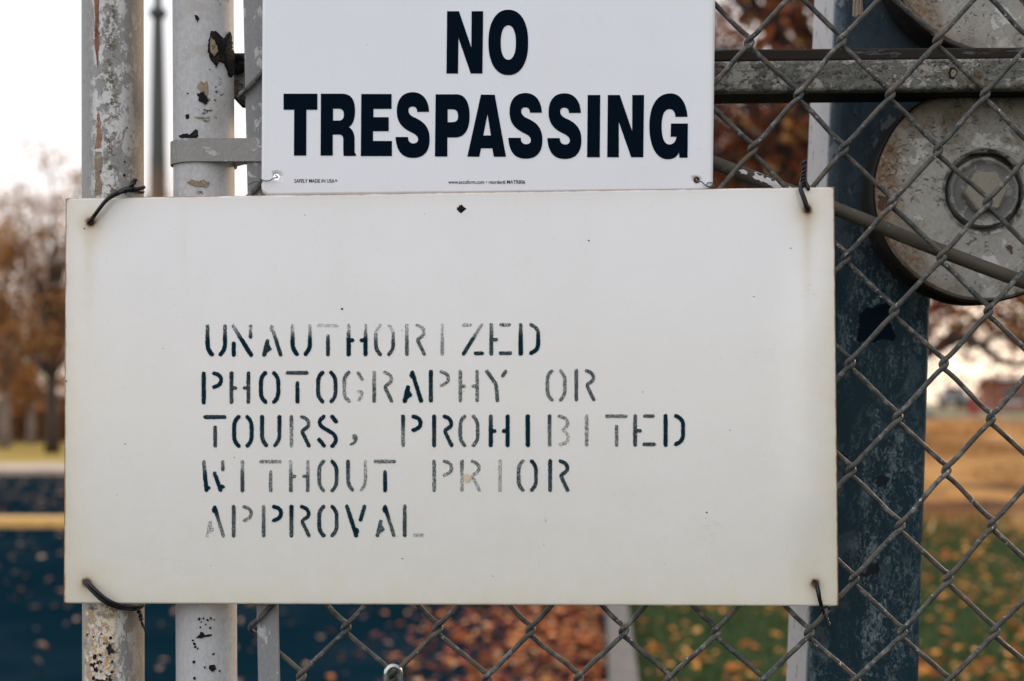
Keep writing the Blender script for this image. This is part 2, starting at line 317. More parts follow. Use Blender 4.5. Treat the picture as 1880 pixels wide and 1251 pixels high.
def post_extra(n, col, h, fine, mid):
    x, y, z = n.xyz()
    br = n.ma('ADD', n.ma('MULTIPLY', n.noise(260, 6, 0.8, vec=n.map((1, 1, 0.5)), dist=1.6), 0.6), n.ma('MULTIPLY', n.noise(70, 7, 0.75, vec=n.map((1, 1, 0.3), (1, 3, 5))), 0.4))
    tone = n.noise(14, 4, 0.6, vec=n.map((1, 1, 0.35)))
    low = n.step(z, 1.58, 1.70, 1.0, 0.0)
    s = n.ma('MULTIPLY', n.step(br, 0.50, 0.57), n.step(tone, 0.34, 0.56))
    s = n.ma('MULTIPLY', s, n.ma('ADD', 0.35, n.ma('MULTIPLY', low, 0.65)))
    col = n.mix(n.ma('MULTIPLY', low, 0.6), col, (0.006, 0.028, 0.041))
    col = n.mix(s, col, n.mix(fine, (0.045, 0.090, 0.108), (0.24, 0.28, 0.29)))
    col = n.mix(n.ma('MULTIPLY', n.step(z, 1.60, 1.68), n.step(n.noise(20, 4, .6, vec=n.map((1,1,.6),(2,2,2))), 0.40, 0.55, 0, 0.75)), col, (0.035, 0.055, 0.072))
    sm = n.ma('MULTIPLY', n.step(n.noise(34, 5, 0.65, vec=n.map((1,1,.7),(1,1,6))), 0.60, 0.62), n.ma('SUBTRACT', 1.0, n.ma('MULTIPLY', low, 0.75)))
    col = n.mix(sm, col, (0.11, 0.125, 0.14))
    k = n.ma('MULTIPLY', n.step(n.noise(24, 6, 0.6, vec=n.map((1,1,1),(2,8,1.5))), 0.63, 0.65), 0.95)
    col = n.mix(k, col, (0.008, 0.011, 0.016))
    side = n.step(y, 0.004, 0.013)     # flank of the tube coloured pale for the sky light on it
    pale = n.mix(n.step(n.noise(120, 6, .7, vec=n.map((1,1,.4))), 0.60, 0.63), (0.34, 0.335, 0.335), (0.05, 0.05, 0.06))
    return n.mix(side, col, pale), n.ma('ADD', h, n.ma('MULTIPLY', br, 0.8))
M['post'] = weathered('navy_post_paint', (0.014, 0.029, 0.042), (0.065, 0.090, 0.108), (0.05, 0.045, 0.04), (0.008, 0.01, 0.014), 40, 0.56, 0.68, 0.66, 0.6, (1,1,.6), 0.8, 6.1, post_extra)
def wheel_extra(n, col, h, fine, mid):
    x, y, z = n.xyz()
    rad = n.ma('SQRT', n.ma('ADD', n.ma('MULTIPLY', x, x), n.ma('MULTIPLY', z, z)))
    nn = n.noise(32, 6, 0.65)
    e = n.step(n.ma('ADD', rad, n.ma('MULTIPLY', n.ma('SUBTRACT', nn, 0.5), 0.11)), 0.056, 0.098)
    left = n.step(x, -0.02, -0.07)
    ru = n.ma('MULTIPLY', n.ma('MULTIPLY', e, n.ma('ADD', 0.35, n.ma('MULTIPLY', left, 0.65))), n.step(fine, 0.2, 0.6))
    col = n.mix(ru, col, n.mix(mid, (0.10, 0.048, 0.018), (0.22, 0.14, 0.075)))
    ck = n.noise(110, 9, 0.8, vec=n.map((1, 1, 1.5), (4, 4, 4)), dist=1.5)
    ca = n.ma('MULTIPLY', n.step(ck, 0.57, 0.60), n.step(n.noise(20, 3, vec=n.map((1,1,1),(1.1,2.2,3))), 0.40, 0.52))
    col = n.mix(n.ma('MULTIPLY', ca, 0.85), col, (0.075, 0.06, 0.045))
    mo = n.ma('MULTIPLY', n.step(n.noise(26, 7, 0.7, vec=n.map((1,1,1),(3,1,8))), 0.50, 0.66), 0.75)
    col = n.mix(mo, col, (0.15, 0.125, 0.085))
    pit = n.ma('MULTIPLY', n.step(n.noise(330, 6, 0.75), 0.60, 0.64), n.step(n.noise(24, 3, vec=n.map((1,1,1),(5,5,2))), 0.42, 0.55)); col = n.mix(n.ma('MULTIPLY', pit, .8), col, (0.04, 0.03, 0.02))
    br = n.ma('MULTIPLY', n.step(n.noise(30, 4, vec=n.map((1,1,1),(7,2,5))), 0.65, 0.67), 0.9)
    col = n.mix(br, col, (0.06, 0.03, 0.02))
    cr = n.step(n.ma('ABSOLUTE', n.ma('SUBTRACT', rad, 0.0345)), 0.004, 0.001)
    col = n.mix(n.ma('MULTIPLY', cr, n.step(mid, 0.4, 0.6)), col, (0.05, 0.04, 0.03))
    return col, n.ma('SUBTRACT', n.ma('SUBTRACT', h, n.ma('MULTIPLY', ca, 1.2)), br)
M['wheel'] = weathered('roller_paint', (0.32, 0.315, 0.29), (0.52, 0.525, 0.51), (0.24, 0.16, 0.09), (0.05, 0.045, 0.04), 48, 0.55, 0.66, 0.73, 0.65, (1,1,1), 0.9, 2.9, wheel_extra)
M['hub'] = weathered('hub_metal', (0.18, 0.185, 0.18), (0.32, 0.315, 0.30), (0.10, 0.07, 0.04), (0.02, 0.02, 0.02), 70, 0.56, 0.6, 0.66, 0.55, (1,1,1), 0.8, 5.9)
M['bolt'] = weathered('bolt_paint', (0.23, 0.215, 0.175), (0.33, 0.32, 0.29), (0.20, 0.12, 0.05), (0.04, 0.035, 0.03), 90, 0.54, 0.60, 0.68, 0.6, (1,1,1), 0.9, 9.9)
M['tyre'] = weathered('roller_rim_rust', (0.010, 0.009, 0.009), (0.018, 0.014, 0.012), (0.035, 0.017, 0.009), (0.008, 0.008, 0.009), 60, 0.55, 0.60, 0.66, 0.75, (1,1,1), 0.8, 4.4)
n = NT('chrome_shackle'); M['chrome'] = n.fin(n.mix(n.noise(150, 4), (0.24, 0.27, 0.29), (0.46, 0.47, 0.47)), 0.25, 0.9)
M['brass'] = plain('padlock_body_brass', (0.35, 0.27, 0.12), 0.4, 0.2, 60, 0.8)
M['rope'] = plain('frayed_tan_rope', (0.22, 0.17, 0.12), 0.95, 0.35, 400)

# ---------------------------------------------------------------- materials: surroundings
n = NT('asphalt'); f1 = n.noise(90, 4); f2 = n.noise(0.8, 4)
col = n.mix(f1, (0.0008, 0.008, 0.014), (0.004, 0.018, 0.027)); col = n.mix(n.step(f2, 0.4, 0.7, 0, 0.5), col, (0.012, 0.025, 0.034))
n.bump(f1, 0.6, 0.004); M['asphalt'] = n.fin(col, 0.95, 0, 0.03)
df = n.t.nodes.new('ShaderNodeBsdfDiffuse'); n.L(col, df.inputs[0]); n.L(n.b.inputs['Normal'].links[0].from_socket, df.inputs['Normal']); n.L(df.outputs[0], n.o.inputs[0])
M['concrete'] = plain('concrete', (0.25, 0.235, 0.22), 0.9, 0.2, 9)
M['yellow'] = plain('yellow_kerb_paint', (0.62, 0.37, 0.11), 0.8, 0.15, 8)
n = NT('ground_soil'); x, y, z = n.xyz(); a = n.noise(0.35, 5); b = n.noise(14, 6, 0.7)
g = n.mix(b, (0.012, 0.028, 0.010), (0.036, 0.066, 0.018))
dr = n.mix(b, (0.36, 0.18, 0.055), (0.72, 0.42, 0.14)); dr = n.mix(n.step(n.noise(0.45, 4, vec=n.map((1, 0.5, 1))), 0.47, 0.60), dr, (0.095, 0.050, 0.028)); dr = n.mix(n.ma('MULTIPLY', n.step(n.noise(1.3, 4, vec=n.map((1, .6, 1), (4, 1, 1))), 0.5, 0.6), .6), dr, (0.42, 0.17, 0.05))
yg = n.mix(b, (0.22, 0.165, 0.035), (0.40, 0.29, 0.08))
right = n.step(x, 1.0, 3.0)
dry = n.mix(right, yg, dr)
fy = n.step(n.ma('ADD', y, n.ma('MULTIPLY', n.ma('SUBTRACT', a, 0.5), 7)), 15.5, 20.0)
far = n.step(y, 70, 80)
col = n.mix(fy, g, dry); col = n.mix(far, col, (0.17, 0.15, 0.09))
n.bump(b, 0.8, 0.05); M['ground'] = n.fin(col, 0.95, 0, 0.1)
def leafmat(name, stops, trans=0.22):
    n = NT(name); r = n.island(); col = n.ramp(r, stops); nz_ = n.noise(0.6, 3)
    col = n.mix(n.step(nz_, 0.4, 0.65, 0, 0.55), col, tuple(c * 0.35 for c in stops[0][1]))
    n.fin(col, 0.6, 0, 0.25)
    tr = n.t.nodes.new('ShaderNodeBsdfTranslucent'); n.L(col, tr.inputs[0])
    ms = n.t.nodes.new('ShaderNodeMixShader'); ms.inputs[0].default_value = trans
    n.L(n.b.outputs[0], ms.inputs[1]); n.L(tr.outputs[0], ms.inputs[2]); n.L(ms.outputs[0], n.o.inputs[0])
    return n.m
M['leaf_red'] = leafmat('autumn_red_foliage', [(0, (0.045, 0.014, 0.010)), (0.35, (0.18, 0.034, 0.016)), (0.65, (0.33, 0.085, 0.020)), (0.9, (0.45, 0.20, 0.04)), (1, (0.07, 0.07, 0.02))])
M['leaf_orange'] = leafmat('autumn_orange_foliage', [(0, (0.16, 0.06, 0.025)), (0.4, (0.40, 0.16, 0.05)), (0.8, (0.55, 0.30, 0.12)), (1, (0.6, 0.42, 0.22))])
M['leaf_brown'] = leafmat('autumn_brown_foliage', [(0, (0.07, 0.026, 0.014)), (0.4, (0.26, 0.10, 0.035)), (0.75, (0.50, 0.23, 0.065)), (1, (0.52, 0.35, 0.10))])
M['leaf_tan'] = leafmat('fallen_tan_leaves', [(0, (0.05, 0.03, 0.025)), (0.4, (0.16, 0.09, 0.065)), (0.75, (0.42, 0.23, 0.14)), (1, (0.62, 0.42, 0.26))], 0.05)
M['leaf_grass'] = leafmat('leaves_in_the_grass', [(0, (0.25, 0.05, 0.02)), (0.35, (0.60, 0.18, 0.03)), (0.75, (0.80, 0.34, 0.06)), (1, (0.85, 0.50, 0.15))], 0.15)
M['leaf_fallen'] = leafmat('fallen_orange_leaves', [(0, (0.07, 0.02, 0.015)), (0.3, (0.22, 0.04, 0.02)), (0.6, (0.50, 0.13, 0.03)), (0.85, (0.70, 0.28, 0.06)), (1, (0.7, 0.45, 0.25))], 0.1)
M['bark'] = plain('dark_bark', (0.040, 0.030, 0.026), 0.95, 0.4, 14)
M['barkpale'] = plain('pale_grey_bark', (0.20, 0.17, 0.16), 0.95, 0.3, 10)
n = NT('grass_blades'); r = n.island(); x, y, z = n.xyz()
gcol = n.ramp(r, [(0, (0.012, 0.030, 0.010)), (0.6, (0.035, 0.075, 0.020)), (1, (0.09, 0.13, 0.03))])
M['blade'] = n.fin(gcol, 0.7, 0, 0.2)
n = NT('dry_grass_blades'); r = n.island()
M['dryblade'] = n.fin(n.ramp(r, [(0, (0.26, 0.13, 0.05)), (0.5, (0.60, 0.34, 0.13)), (1, (0.75, 0.52, 0.25))]), 0.8, 0, 0.2)
n = NT('street_pole_paint'); x, y, z = n.xyz()
M['polemetal'] = n.fin(n.mix(n.step(n.ma('ADD', z, n.ma('MULTIPLY', n.noise(2, 4), 1.5)), 7.0, 5.4), (0.075, 0.085, 0.08), (0.21, 0.12, 0.065)), 0.8, 0, 0.1)
M['polerust'] = plain('rusty_pole_lower', (0.25, 0.13, 0.06), 0.8, 0.3, 3)
M['brick'] = plain('red_brick', (0.20, 0.075, 0.05), 0.9, 0.25, 2)
M['trim'] = plain('building_trim', (0.6, 0.58, 0.55), 0.8, 0.1, 2)
n = NT('window_glass'); M['glass'] = n.fin((0.03, 0.04, 0.05), 0.08, 0, 0.6)
n = NT('car_tyre'); M['rubber'] = n.fin((0.015, 0.015, 0.015), 0.85)
n = NT('car_paint_teal'); M['teal'] = n.fin((0.01, 0.07, 0.09), 0.25, 0.1)
n = NT('car_paint_white'); M['whitepaint'] = n.fin((0.8, 0.8, 0.8), 0.25)
M['maroon'] = plain('maroon_paint', (0.22, 0.02, 0.035), 0.6, 0.1, 3)
M['greysteel'] = plain('grey_steel', (0.20, 0.21, 0.22), 0.6, 0.1, 4)

# ================================================================= SETTING
def sst(a, b, x):
    t = min(1, max(0, (x - a) / (b - a))); return t * t * (3 - 2 * t)
def gz(x, y):
    r = sst(3.0, 8.5, x - 0.05 * y) if y > 20 else 0
    prof = 0.84 * sst(22, 44, y) - 1.05 * sst(46, 57, y) + 1.40 * sst(68, 98, y)
    return r * prof
mb = MB()
xs = [-1600, -600, -250, -120, -60, -30, -15, -8] + [-4 + i for i in range(48)] + [50, 60, 80, 120, 250, 600, 1600]
ys = [-40, -15, -6, 0] + [4 + 1.5 * i for i in range(66)] + [110, 130, 170, 260, 500, 1000, 2500]
mb.add([(x, y, gz(x, y)) for y in ys for x in xs], [(j*len(xs)+i, j*len(xs)+i+1, (j+1)*len(xs)+i+1, (j+1)*len(xs)+i) for j in range(len(ys)-1) for i in range(len(xs)-1)])
tag(mb.build('ground', M['ground']), kind='structure')
def kx(y): return 0.05 + 0.061 * y
def strip(name, mat, fx0, fx1, y0, y1, z0, z1=None, n_=12):
    """sheet (z1 None) or solid kerb between two lines running away from the camera"""
    m = MB()
    for i in range(n_):
        a = y0 + (y1-y0) * i / n_; b = y0 + (y1-y0) * (i+1) / n_
        if z1 is None: m.add([(fx0(a), a, z0), (fx1(a), a, z0), (fx1(b), b, z0), (fx0(b), b, z0)], [(0,1,2,3)])
    if z1 is not None:
        a, b = y0, y1
        m.hexa([(fx0(a),a,z0),(fx1(a),a,z0),(fx1(b),b,z0),(fx0(b),b,z0),(fx0(a),a,z1),(fx1(a),a,z1),(fx1(b),b,z1),(fx0(b),b,z1)])
    return tag(m.build(name, mat, smooth=False, bevel=(0.015 if z1 else 0)), kind='structure')
strip('road', M['asphalt'], lambda y: -60, lambda y: kx(y), -5, 29.6, 0.004)
M['kerbstone'] = plain('kerb_concrete', (0.095, 0.088, 0.083), 0.9, 0.25, 12)
strip('kerb', M['kerbstone'], lambda y: kx(y), lambda y: kx(y) + 0.155, -5, 29.6, -0.05, 0.10)
strip('yellow_kerb', M['yellow'], lambda y: -60, lambda y: -0.6, 17.0, 17.35, 0.0, 0.125)
M['paving'] = plain('warm_pavement', (0.34, 0.275, 0.215), 0.9, 0.2, 5)
strip('pavement', M['paving'], lambda y: -60, lambda y: 3.0, 29.7, 33.0, -0.05, 0.11)
strip('far_road', M['concrete'], lambda y: 9, lambda y: 90, 57.5, 66, -0.205)

# fallen leaves: one leaf is a pointed, cupped blade of six faces
def leaf(m, c, s, nrm=None, flat=False):
    a = random.uniform(0, 2 * math.pi)
    if flat: nx = Vector((random.gauss(0, .25), random.gauss(0, .25), 1)).normalized()
    else: nx = Vector((random.gauss(0, 1), random.gauss(0, 1), random.gauss(0, 1))).normalized()
    u = nx.orthogonal().normalized(); w = nx.cross(u)
    u, w = u * math.cos(a) + w * math.sin(a), w * math.cos(a) - u * math.sin(a)
    cup = nx * s * random.uniform(.05, .25); k = random.uniform(.55, .9)
    m.add([c - u*s*.5, c - u*s*.12 + w*s*.36*k + cup, c + u*s*.22 + w*s*.27*k + cup, c + u*s*.55, c + u*s*.22 - w*s*.27*k + cup, c - u*s*.12 - w*s*.36*k + cup],
          [(0,1,2,3), (0,3,4,5)])
m1 = MB(); m2 = MB(); m3 = MB()
for i in range(5200):       # tan leaves thinly over the asphalt, thicker beyond the yellow kerb
    y = random.uniform(5, 29); x = random.uniform(-.55 * y - .5, kx(y) - .05)
    if y < 17 and random.random() < 0.80: continue
    leaf(m1, Vector((x, y, .025)), random.uniform(.055, .10), flat=True)
for i in range(3700):      # red and orange drift against the kerb
    y = random.uniform(4.5, 16); x = kx(y) - .02 - abs(random.gauss(0, .55))
    leaf(m2, Vector((x, y, .012 + random.random() * .03)), random.uniform(.045, .085), flat=True)
for i in range(3900):
    y = random.uniform(4.5, 20); x = kx(y) + .2 + random.random() ** 1.3 * (.5 * y)
    if mnoise.noise(Vector((x * .9, y * .6, 3))) < -0.05 and random.random() < .6: continue
    if x < kx(y) + 1.1 and random.random() < .55: continue
    leaf(m3, Vector((x, y, .05 + random.random() * .04)), random.uniform(.05, .10), flat=True)
tag(m1.build('fallen_leaves', M['leaf_tan'], smooth=False), 'tan dry leaves scattered over the dark asphalt', 'leaves', kind='stuff')
tag(m2.build('fallen_leaves', M['leaf_fallen'], smooth=False), 'drift of red and orange leaves on the asphalt beside the kerb', 'leaves', kind='stuff')
tag(m3.build('fallen_leaves', M['leaf_grass'], smooth=False), 'orange leaves lying in the green grass', 'leaves', kind='stuff')
def blades(m, n_, f, h0, h1, w):
    for i in range(n_):
        x, y = f(); z = gz(x, y); h = random.uniform(h0, h1); a = random.uniform(0, math.pi); dx = math.cos(a) * w; dy = math.sin(a) * w
        l = Vector((random.gauss(0, .35) * h, random.gauss(0, .35) * h, h))
        c = Vector((x, y, z)); m.add([c + Vector((-dx, -dy, 0)), c + Vector((dx, dy, 0)), c + l], [(0, 1, 2)])
def fg():
    y = 5 + 14 * random.random() ** 1.2; return kx(y) + .17 + random.random() * .5 * y, y
def fd():
    y = random.uniform(16.5, 46)
    return max(1.5 + kx(y), random.uniform(.22, .46) * y), y
m = MB(); blades(m, 36000, fg, .04, .09, .006); tag(m.build('grass', M['blade'], smooth=False), 'short green grass beside the kerb', 'grass', kind='stuff')
m = MB()
def fd2():
    while True:
        x, y = fd()
        if mnoise.noise(Vector((x * .45, y * .22, 9))) > -0.02: return x, y
blades(m, 15000, fd2, .10, .28, .014); tag(m.build('dry_grass', M['dryblade'], smooth=False), 'dry orange tan grass beyond the green lawn', 'grass', kind='stuff')

# trees
def tree(name, base, height, crown, n_leaves, leafsize, lm, bm_, label, group=None, trunk_r=0.2, clumps=60, seed=1, lean=0, split=0.28, limbs=()):
    """crown = (rx, ry, rz, centre height)"""
    random.seed(seed); root = thing(name, base, label, 'tree', group)
    b = Vector(base); t = MB(); cx_ = b + Vector((lean, 0, crown[3])); ends = []
    top = b + Vector((lean * .7, 0, height * .86)); pts = []
    for i in range(9):
        f = i / 8; p = b.lerp(top, f) + Vector((random.gauss(0, .06) * f * height * .1, random.gauss(0, .06) * f * height * .1, 0)); pts.append(p)
    t.tube(pts, [trunk_r * (1.25 if i == 0 else 1) * (1 - .85 * i / 8) for i in range(9)], 8)
    cl = []
    for i in range(clumps):
        while True:
            q = Vector((random.uniform(-1, 1), random.uniform(-1, 1), random.uniform(-1, 1)))
            if .35 < q.length < 1: break
        tgt = cx_ + Vector((q.x * crown[0], q.y * crown[1], q.z * crown[2])); cl.append(tgt)
        f = min(.95, max(split, (tgt.z - b.z) / height * random.uniform(.45, .8))); s0 = b.lerp(top, f)
        mid = s0.lerp(tgt, .5) + Vector((random.gauss(0, .08), random.gauss(0, .08), random.uniform(0, .16))) * (tgt - s0).length
        r0 = trunk_r * .42 * (1 - f * .6); t.tube([s0, s0.lerp(mid, .6), mid, mid.lerp(tgt, .6), tgt], [r0, r0 * .75, r0 * .5, r0 * .3, r0 * .12], 5)
        for k in range(4):
            e = tgt + Vector((random.gauss(0, 1), random.gauss(0, 1), random.gauss(0, .8))) * .16 * crown[0]
            t.tube([mid.lerp(tgt, random.uniform(.3, 1)), e], [r0 * .22, r0 * .05], 4); cl.append(e)
    for lp, ra, rb in limbs:
        t.tube(lp, [ra + (rb - ra) * i / (len(lp) - 1) for i in range(len(lp))], 7)
    t.build('trunk', bm_, root, auto=False)
    c = MB(); sg = .098 * (crown[0] + crown[2]) * .5
    for i in range(n_leaves):
        q = random.choice(cl); leaf(c, q + Vector((random.gauss(0, sg), random.gauss(0, sg), random.gauss(0, sg * .7))), random.uniform(.7, 1.3) * leafsize)
    c.build('crown', lm, root, smooth=False); return root
def gp(px, D, z=0): return ((px - CX) / F * D, D, z)
tree('autumn_tree', gp(1590, 19), 11, (5.0, 4.0, 4.6, 7.0), 36000, .13, M['leaf_red'], M['bark'], 'large tree with dense red and orange foliage behind the steel gate post', None, .30, 110, 3, limbs=[([at(1590, 700, 19), at(1650, 672, 18.8), at(1712, 645, 18.6), at(1762, 622, 18.4), at(1800, 632, 18.2), at(1835, 662, 18), at(1868, 672, 18), at(1930, 655, 18)], .10, .03), ([at(1712, 645, 18.6), at(1760, 600, 18.4), at(1830, 580, 18.2), at(1900, 590, 18)], .05, .02), ([at(1800, 632, 18.2), at(1850, 610, 18), at(1890, 640, 18)], .035, .015)])
tree('autumn_tree', gp(1395, 34), 10, (4.8, 4, 4.0, 5.4), 24000, .19, M['leaf_red'], M['bark'], 'dark red tree farther back, seen between the upper sign and the gate post', None, .3, 70, 5)
tree('autumn_tree', gp(1960, 30, .3), 10, (5.2, 4, 2.9, 5.0), 9000, .15, M['leaf_orange'], M['bark'], 'pale orange tree with sparse leaves and dark limbs below the lower roller', None, .3, 46, 8, split=.22)
tree('autumn_tree', gp(96, 42), 9.0, (1.7, 1.7, 3.5, 5.4), 3200, .15, M['leaf_brown'], M['bark'], 'tall brown autumn tree with dark trunk nearest the large sign edge', 'brown trees across the road', .20, 46, 11)
tree('autumn_tree', gp(8, 47), 7.6, (1.7, 1.7, 3.1, 4.6), 3700, .17, M['leaf_brown'], M['barkpale'], 'brown tree with pale grey trunk at the left edge across the road', 'brown trees across the road', .20, 40, 12)
tree('autumn_tree', gp(58, 52), 7.0, (2.1, 1.7, 2.9, 4.2), 4300, .17, M['leaf_brown'], M['barkpale'], 'bushier orange brown tree with grey trunk between the two taller ones', 'brown trees across the road', .17, 40, 13)
tree('autumn_tree', gp(290, 56), 9.8, (2.6, 1.7, 3.4, 6.6), 3600, .18, M['leaf_orange'], M['bark'], 'far treetop showing behind the street pole above the large sign', None, .17, 40, 14)
tree('autumn_tree', gp(-95, 44), 8.0, (1.8, 1.7, 3.2, 4.8), 2600, .17, M['leaf_brown'], M['barkpale'], 'brown tree just beyond the left edge of the view', 'brown trees across the road', .2, 40, 15)
# hedge of bare shrubs under the left trees
random.seed(21)
for i, (px, D, lab) in enumerate(((20, 54, 'low dark bare hedge behind the pale trunks at left'), (110, 55, 'low dark hedge behind the dark tree trunk'))):
    root = thing('shrub', gp(px, D), lab, 'shrub'); b = Vector(root.location); c = MB(); st = MB()
    for k in range(2200):
        leaf(c, b + Vector((random.gauss(0, .9), random.gauss(0, .4), abs(random.gauss(0, 1.0)) + .1)), random.uniform(.12, .24))
    for k in range(26):
        a = b + Vector((random.uniform(-1.1, 1.1), random.uniform(-.3, .3), 0)); st.tube([a, a + Vector((random.gauss(0, .1), 0, 1.1)), a + Vector((random.gauss(0, .25), 0, random.uniform(1.7, 2.6)))], [.045, .03, .01], 5)
    c.build('crown', M['leaf_brown'], root, smooth=False); st.build('stem', M['barkpale'], root)

# street pole with collar
D = 26.0; root = thing('street_pole', gp(290, D), 'tall tapered dark pole with a flared collar between the two grey gate posts', 'pole')
b = Vector(root.location); p = MB()
def hz(py): return CZ - (py - HY) / F * D
pr = lambda w: w / 2 / F * D
p.lathe(b, [(pr(30), hz(285)), (pr(27), hz(190)), (pr(22), hz(70)), (pr(20), hz(36))], 20, 'Z'); p.lathe(b, [(pr(16), hz(12)), (pr(14), hz(-120)), (pr(9), hz(-420))], 20, 'Z')
p.build('shaft', M['polemetal'], root)
p = MB(); p.lathe(b, [(pr(20), hz(36)), (pr(36), hz(27)), (pr(36), hz(22)), (pr(16), hz(12))], 20, 'Z'); p.build('collar', M['polemetal'], root)
p = MB(); p.lathe(b, [(pr(48), 0), (pr(48), .15), (pr(36), .2), (pr(31), hz(285))], 20, 'Z'); p.build('base', M['polemetal'], root)
p = MB(); q0 = b + Vector((0, 0, hz(-420))); p.tube([q0, q0 + Vector((0.4, 0, .4)), q0 + Vector((1.5, 0, .5))], .05, 8); p.build('arm', M['polemetal'], root)
p = MB(); q1 = q0 + Vector((1.8, 0, .46)); p.box(q1 - Vector((.4, .15, .06)), q1 + Vector((.4, .15, .06))); p.build('lamp_head', M['polemetal'], root, bevel=.03)

# distant cars, sign and brick building
def car(px, D, rot, mat, label, half=2.1, hgt=1.45):
    x, y, _ = gp(px, D); root = thing('parked_car', (x, y, gz(x, y)), label, 'car'); root['_o'] = (0, 0, 0)
    def ext(prof, w, name, m, bev=.06, wt=None):
        k = MB(); n_ = len(prof); wt = wt or w
        zm = max(q[1] for q in prof); z0 = min(q[1] for q in prof)
        def ww(z): return w + (wt - w) * (z - z0) / (zm - z0)
        k.add([(a, -ww(z), z) for a, z in prof] + [(a, ww(z), z) for a, z in prof], [tuple(range(n_)), tuple(range(2*n_-1, n_-1, -1))] + [(i, (i+1) % n_, n_+(i+1) % n_, n_+i) for i in range(n_)])
        return k.build(name, m, root, bevel=bev)
    s = half / 2.1; v = hgt / 1.45
    body = ext([(-2.1*s, .3), (-2.12*s, .72*v), (-1.95*s, .9*v), (1.1*s, .92*v), (2.0*s, .76*v), (2.1*s, .5), (2.05*s, .28)], .86, 'body', mat)
    ext([(-1.55*s, .9*v), (-1.15*s, 1.36*v), (.25*s, 1.38*v), (.95*s, .92*v)], .80, 'window', M['glass'], .03, .64)
    ext([(-1.2*s, 1.365*v), (-1.05*s, 1.45*v), (.15*s, 1.45*v), (.3*s, 1.38*v)], .64, 'roof', mat, .03, .58)
    for sx in (-1.32 * s, 1.32 * s):
        for sy in (-.8, .8):
            k = MB(); k.lathe((sx, sy, .32), [(.22, -.1), (.32, -.08), (.32, .08), (.22, .1)], 20, 'Y'); wz = k.build('wheel', M['rubber'], root)
            k = MB(); k.lathe((sx, sy, .32), [(.2, -.115), (.2, .115)], 16, 'Y'); rm = k.build('rim', M['greysteel'], root); rm.parent = wz
    for sy in (-.6, .6):
        k = MB(); k.box((2.0*s, sy - .16, .55*v), (2.1*s + .02, sy + .16, .68*v)); k.build('headlight', M['trim'], root, bevel=.02)
    del root['_o']; root.rotation_euler = (0, 0, rot); return root
car(1752, 100, R(-100), M['teal'], 'distant dark teal car seen end on beyond the dry grass')
car(1683, 60, R(4), M['whitepaint'], 'distant white car partly hidden by the steel gate post')
x, y, _ = gp(1788, 58); z0 = gz(x, y); root = thing('roadside_sign', (x, y, z0), 'maroon board on a grey post beyond the dry grass', 'sign')
k = MB(); k.box((x - .21, y - .03, 1.03), (x + .21, y + .03, 1.80)); k.build('board', M['maroon'], root, bevel=.02)
k = MB(); k.box((x - .06, y + .04, z0 - .1), (x + .06, y + .10, 1.70)); k.build('post', M['greysteel'], root)
x0, y0, _ = gp(1822, 92); z0 = 1.0; root = thing('brick_building', (x0, y0, z0), 'distant low red brick building with pale trim at the right edge', 'building')
k = MB(); k.box((x0, y0, z0 - .3), (x0 + 14, y0 + 2.5, z0 + 2.0)); k.build('wall', M['brick'], root, smooth=False)
k = MB(); k.box((x0 - .4, y0 - .4, z0 + 2.0), (x0 + 14.4, y0 + 2.9, z0 + 2.2)); k.build('roof', M['trim'], root, smooth=False)
for i in range(6):
    xx = x0 + .7 + i * 2.2
    k = MB(); k.box((xx, y0 - .04, z0 + .6), (xx + 1.1, y0 + .06, z0 + 1.6)); w_ = k.build('window', M['glass'], root, smooth=False)
    k = MB(); k.box((xx - .12, y0 - .08, z0 + .45), (xx + 1.22, y0 + .05, z0 + .59)); q = k.build('sill', M['trim'], root, smooth=False); q.parent = w_

# ================================================================= GATE HARDWARE
def q(px, py, D): return at(px, py, D)
S_PX = F
# ---- round posts
def post_pipe(name, cx0, cx1, rpx, Dc, mat, label):
    """centre x at y=0 and y=1251"""
    top = at(cx0 + (cx0 - cx1) / 1251 * 420, -420, Dc); g = at(cx1, 1251, Dc); slope = (g - top) / (g.z - top.z)
    base = top + slope * (0 - top.z); r = rpx / F * Dc
    root = thing(name, base, label, 'post'); m = MB()
    zs = [i / 24 for i in range(25)]; m.tube([base.lerp(top, f) for f in zs], r, 48); m.build('tube', mat, root)
    m = MB(); m.lathe(top, [(r * 1.06, -.03), (r * 1.06, .002), (r * .8, .016), (r * .3, .024)], 40, 'Z'); m.build('cap', mat, root)
    return root, base, top, r
P1 = post_pipe('gate_post', 207, 208.5, 55.2, 1.155, M['pipe1'], 'leftmost grey round post with flaking paint and a brown rust streak')
P2 = post_pipe('gate_post', 373, 379.5, 55.2, 1.155, M['pipe2'], 'pale grey round post right of the rust-streaked post, with a steel band round it')
def pipe_point(P, px, py, lift=0.0004):
    root, base, top, r = P; Dg = 1.155
    for _ in range(6):
        p = at(px, py, Dg); f = (p.z - base.z) / (top.z - base.z); c = base.lerp(top, f); dx = p.x - c.x
        dx = max(-r * .995, min(r * .995, dx)); Dg = c.y - math.sqrt(r * r - dx * dx)
    n_ = Vector((dx, Dg - c.y, 0)).normalized(); return Vector((c.x, c.y, p.z)) + n_ * (r + lift)
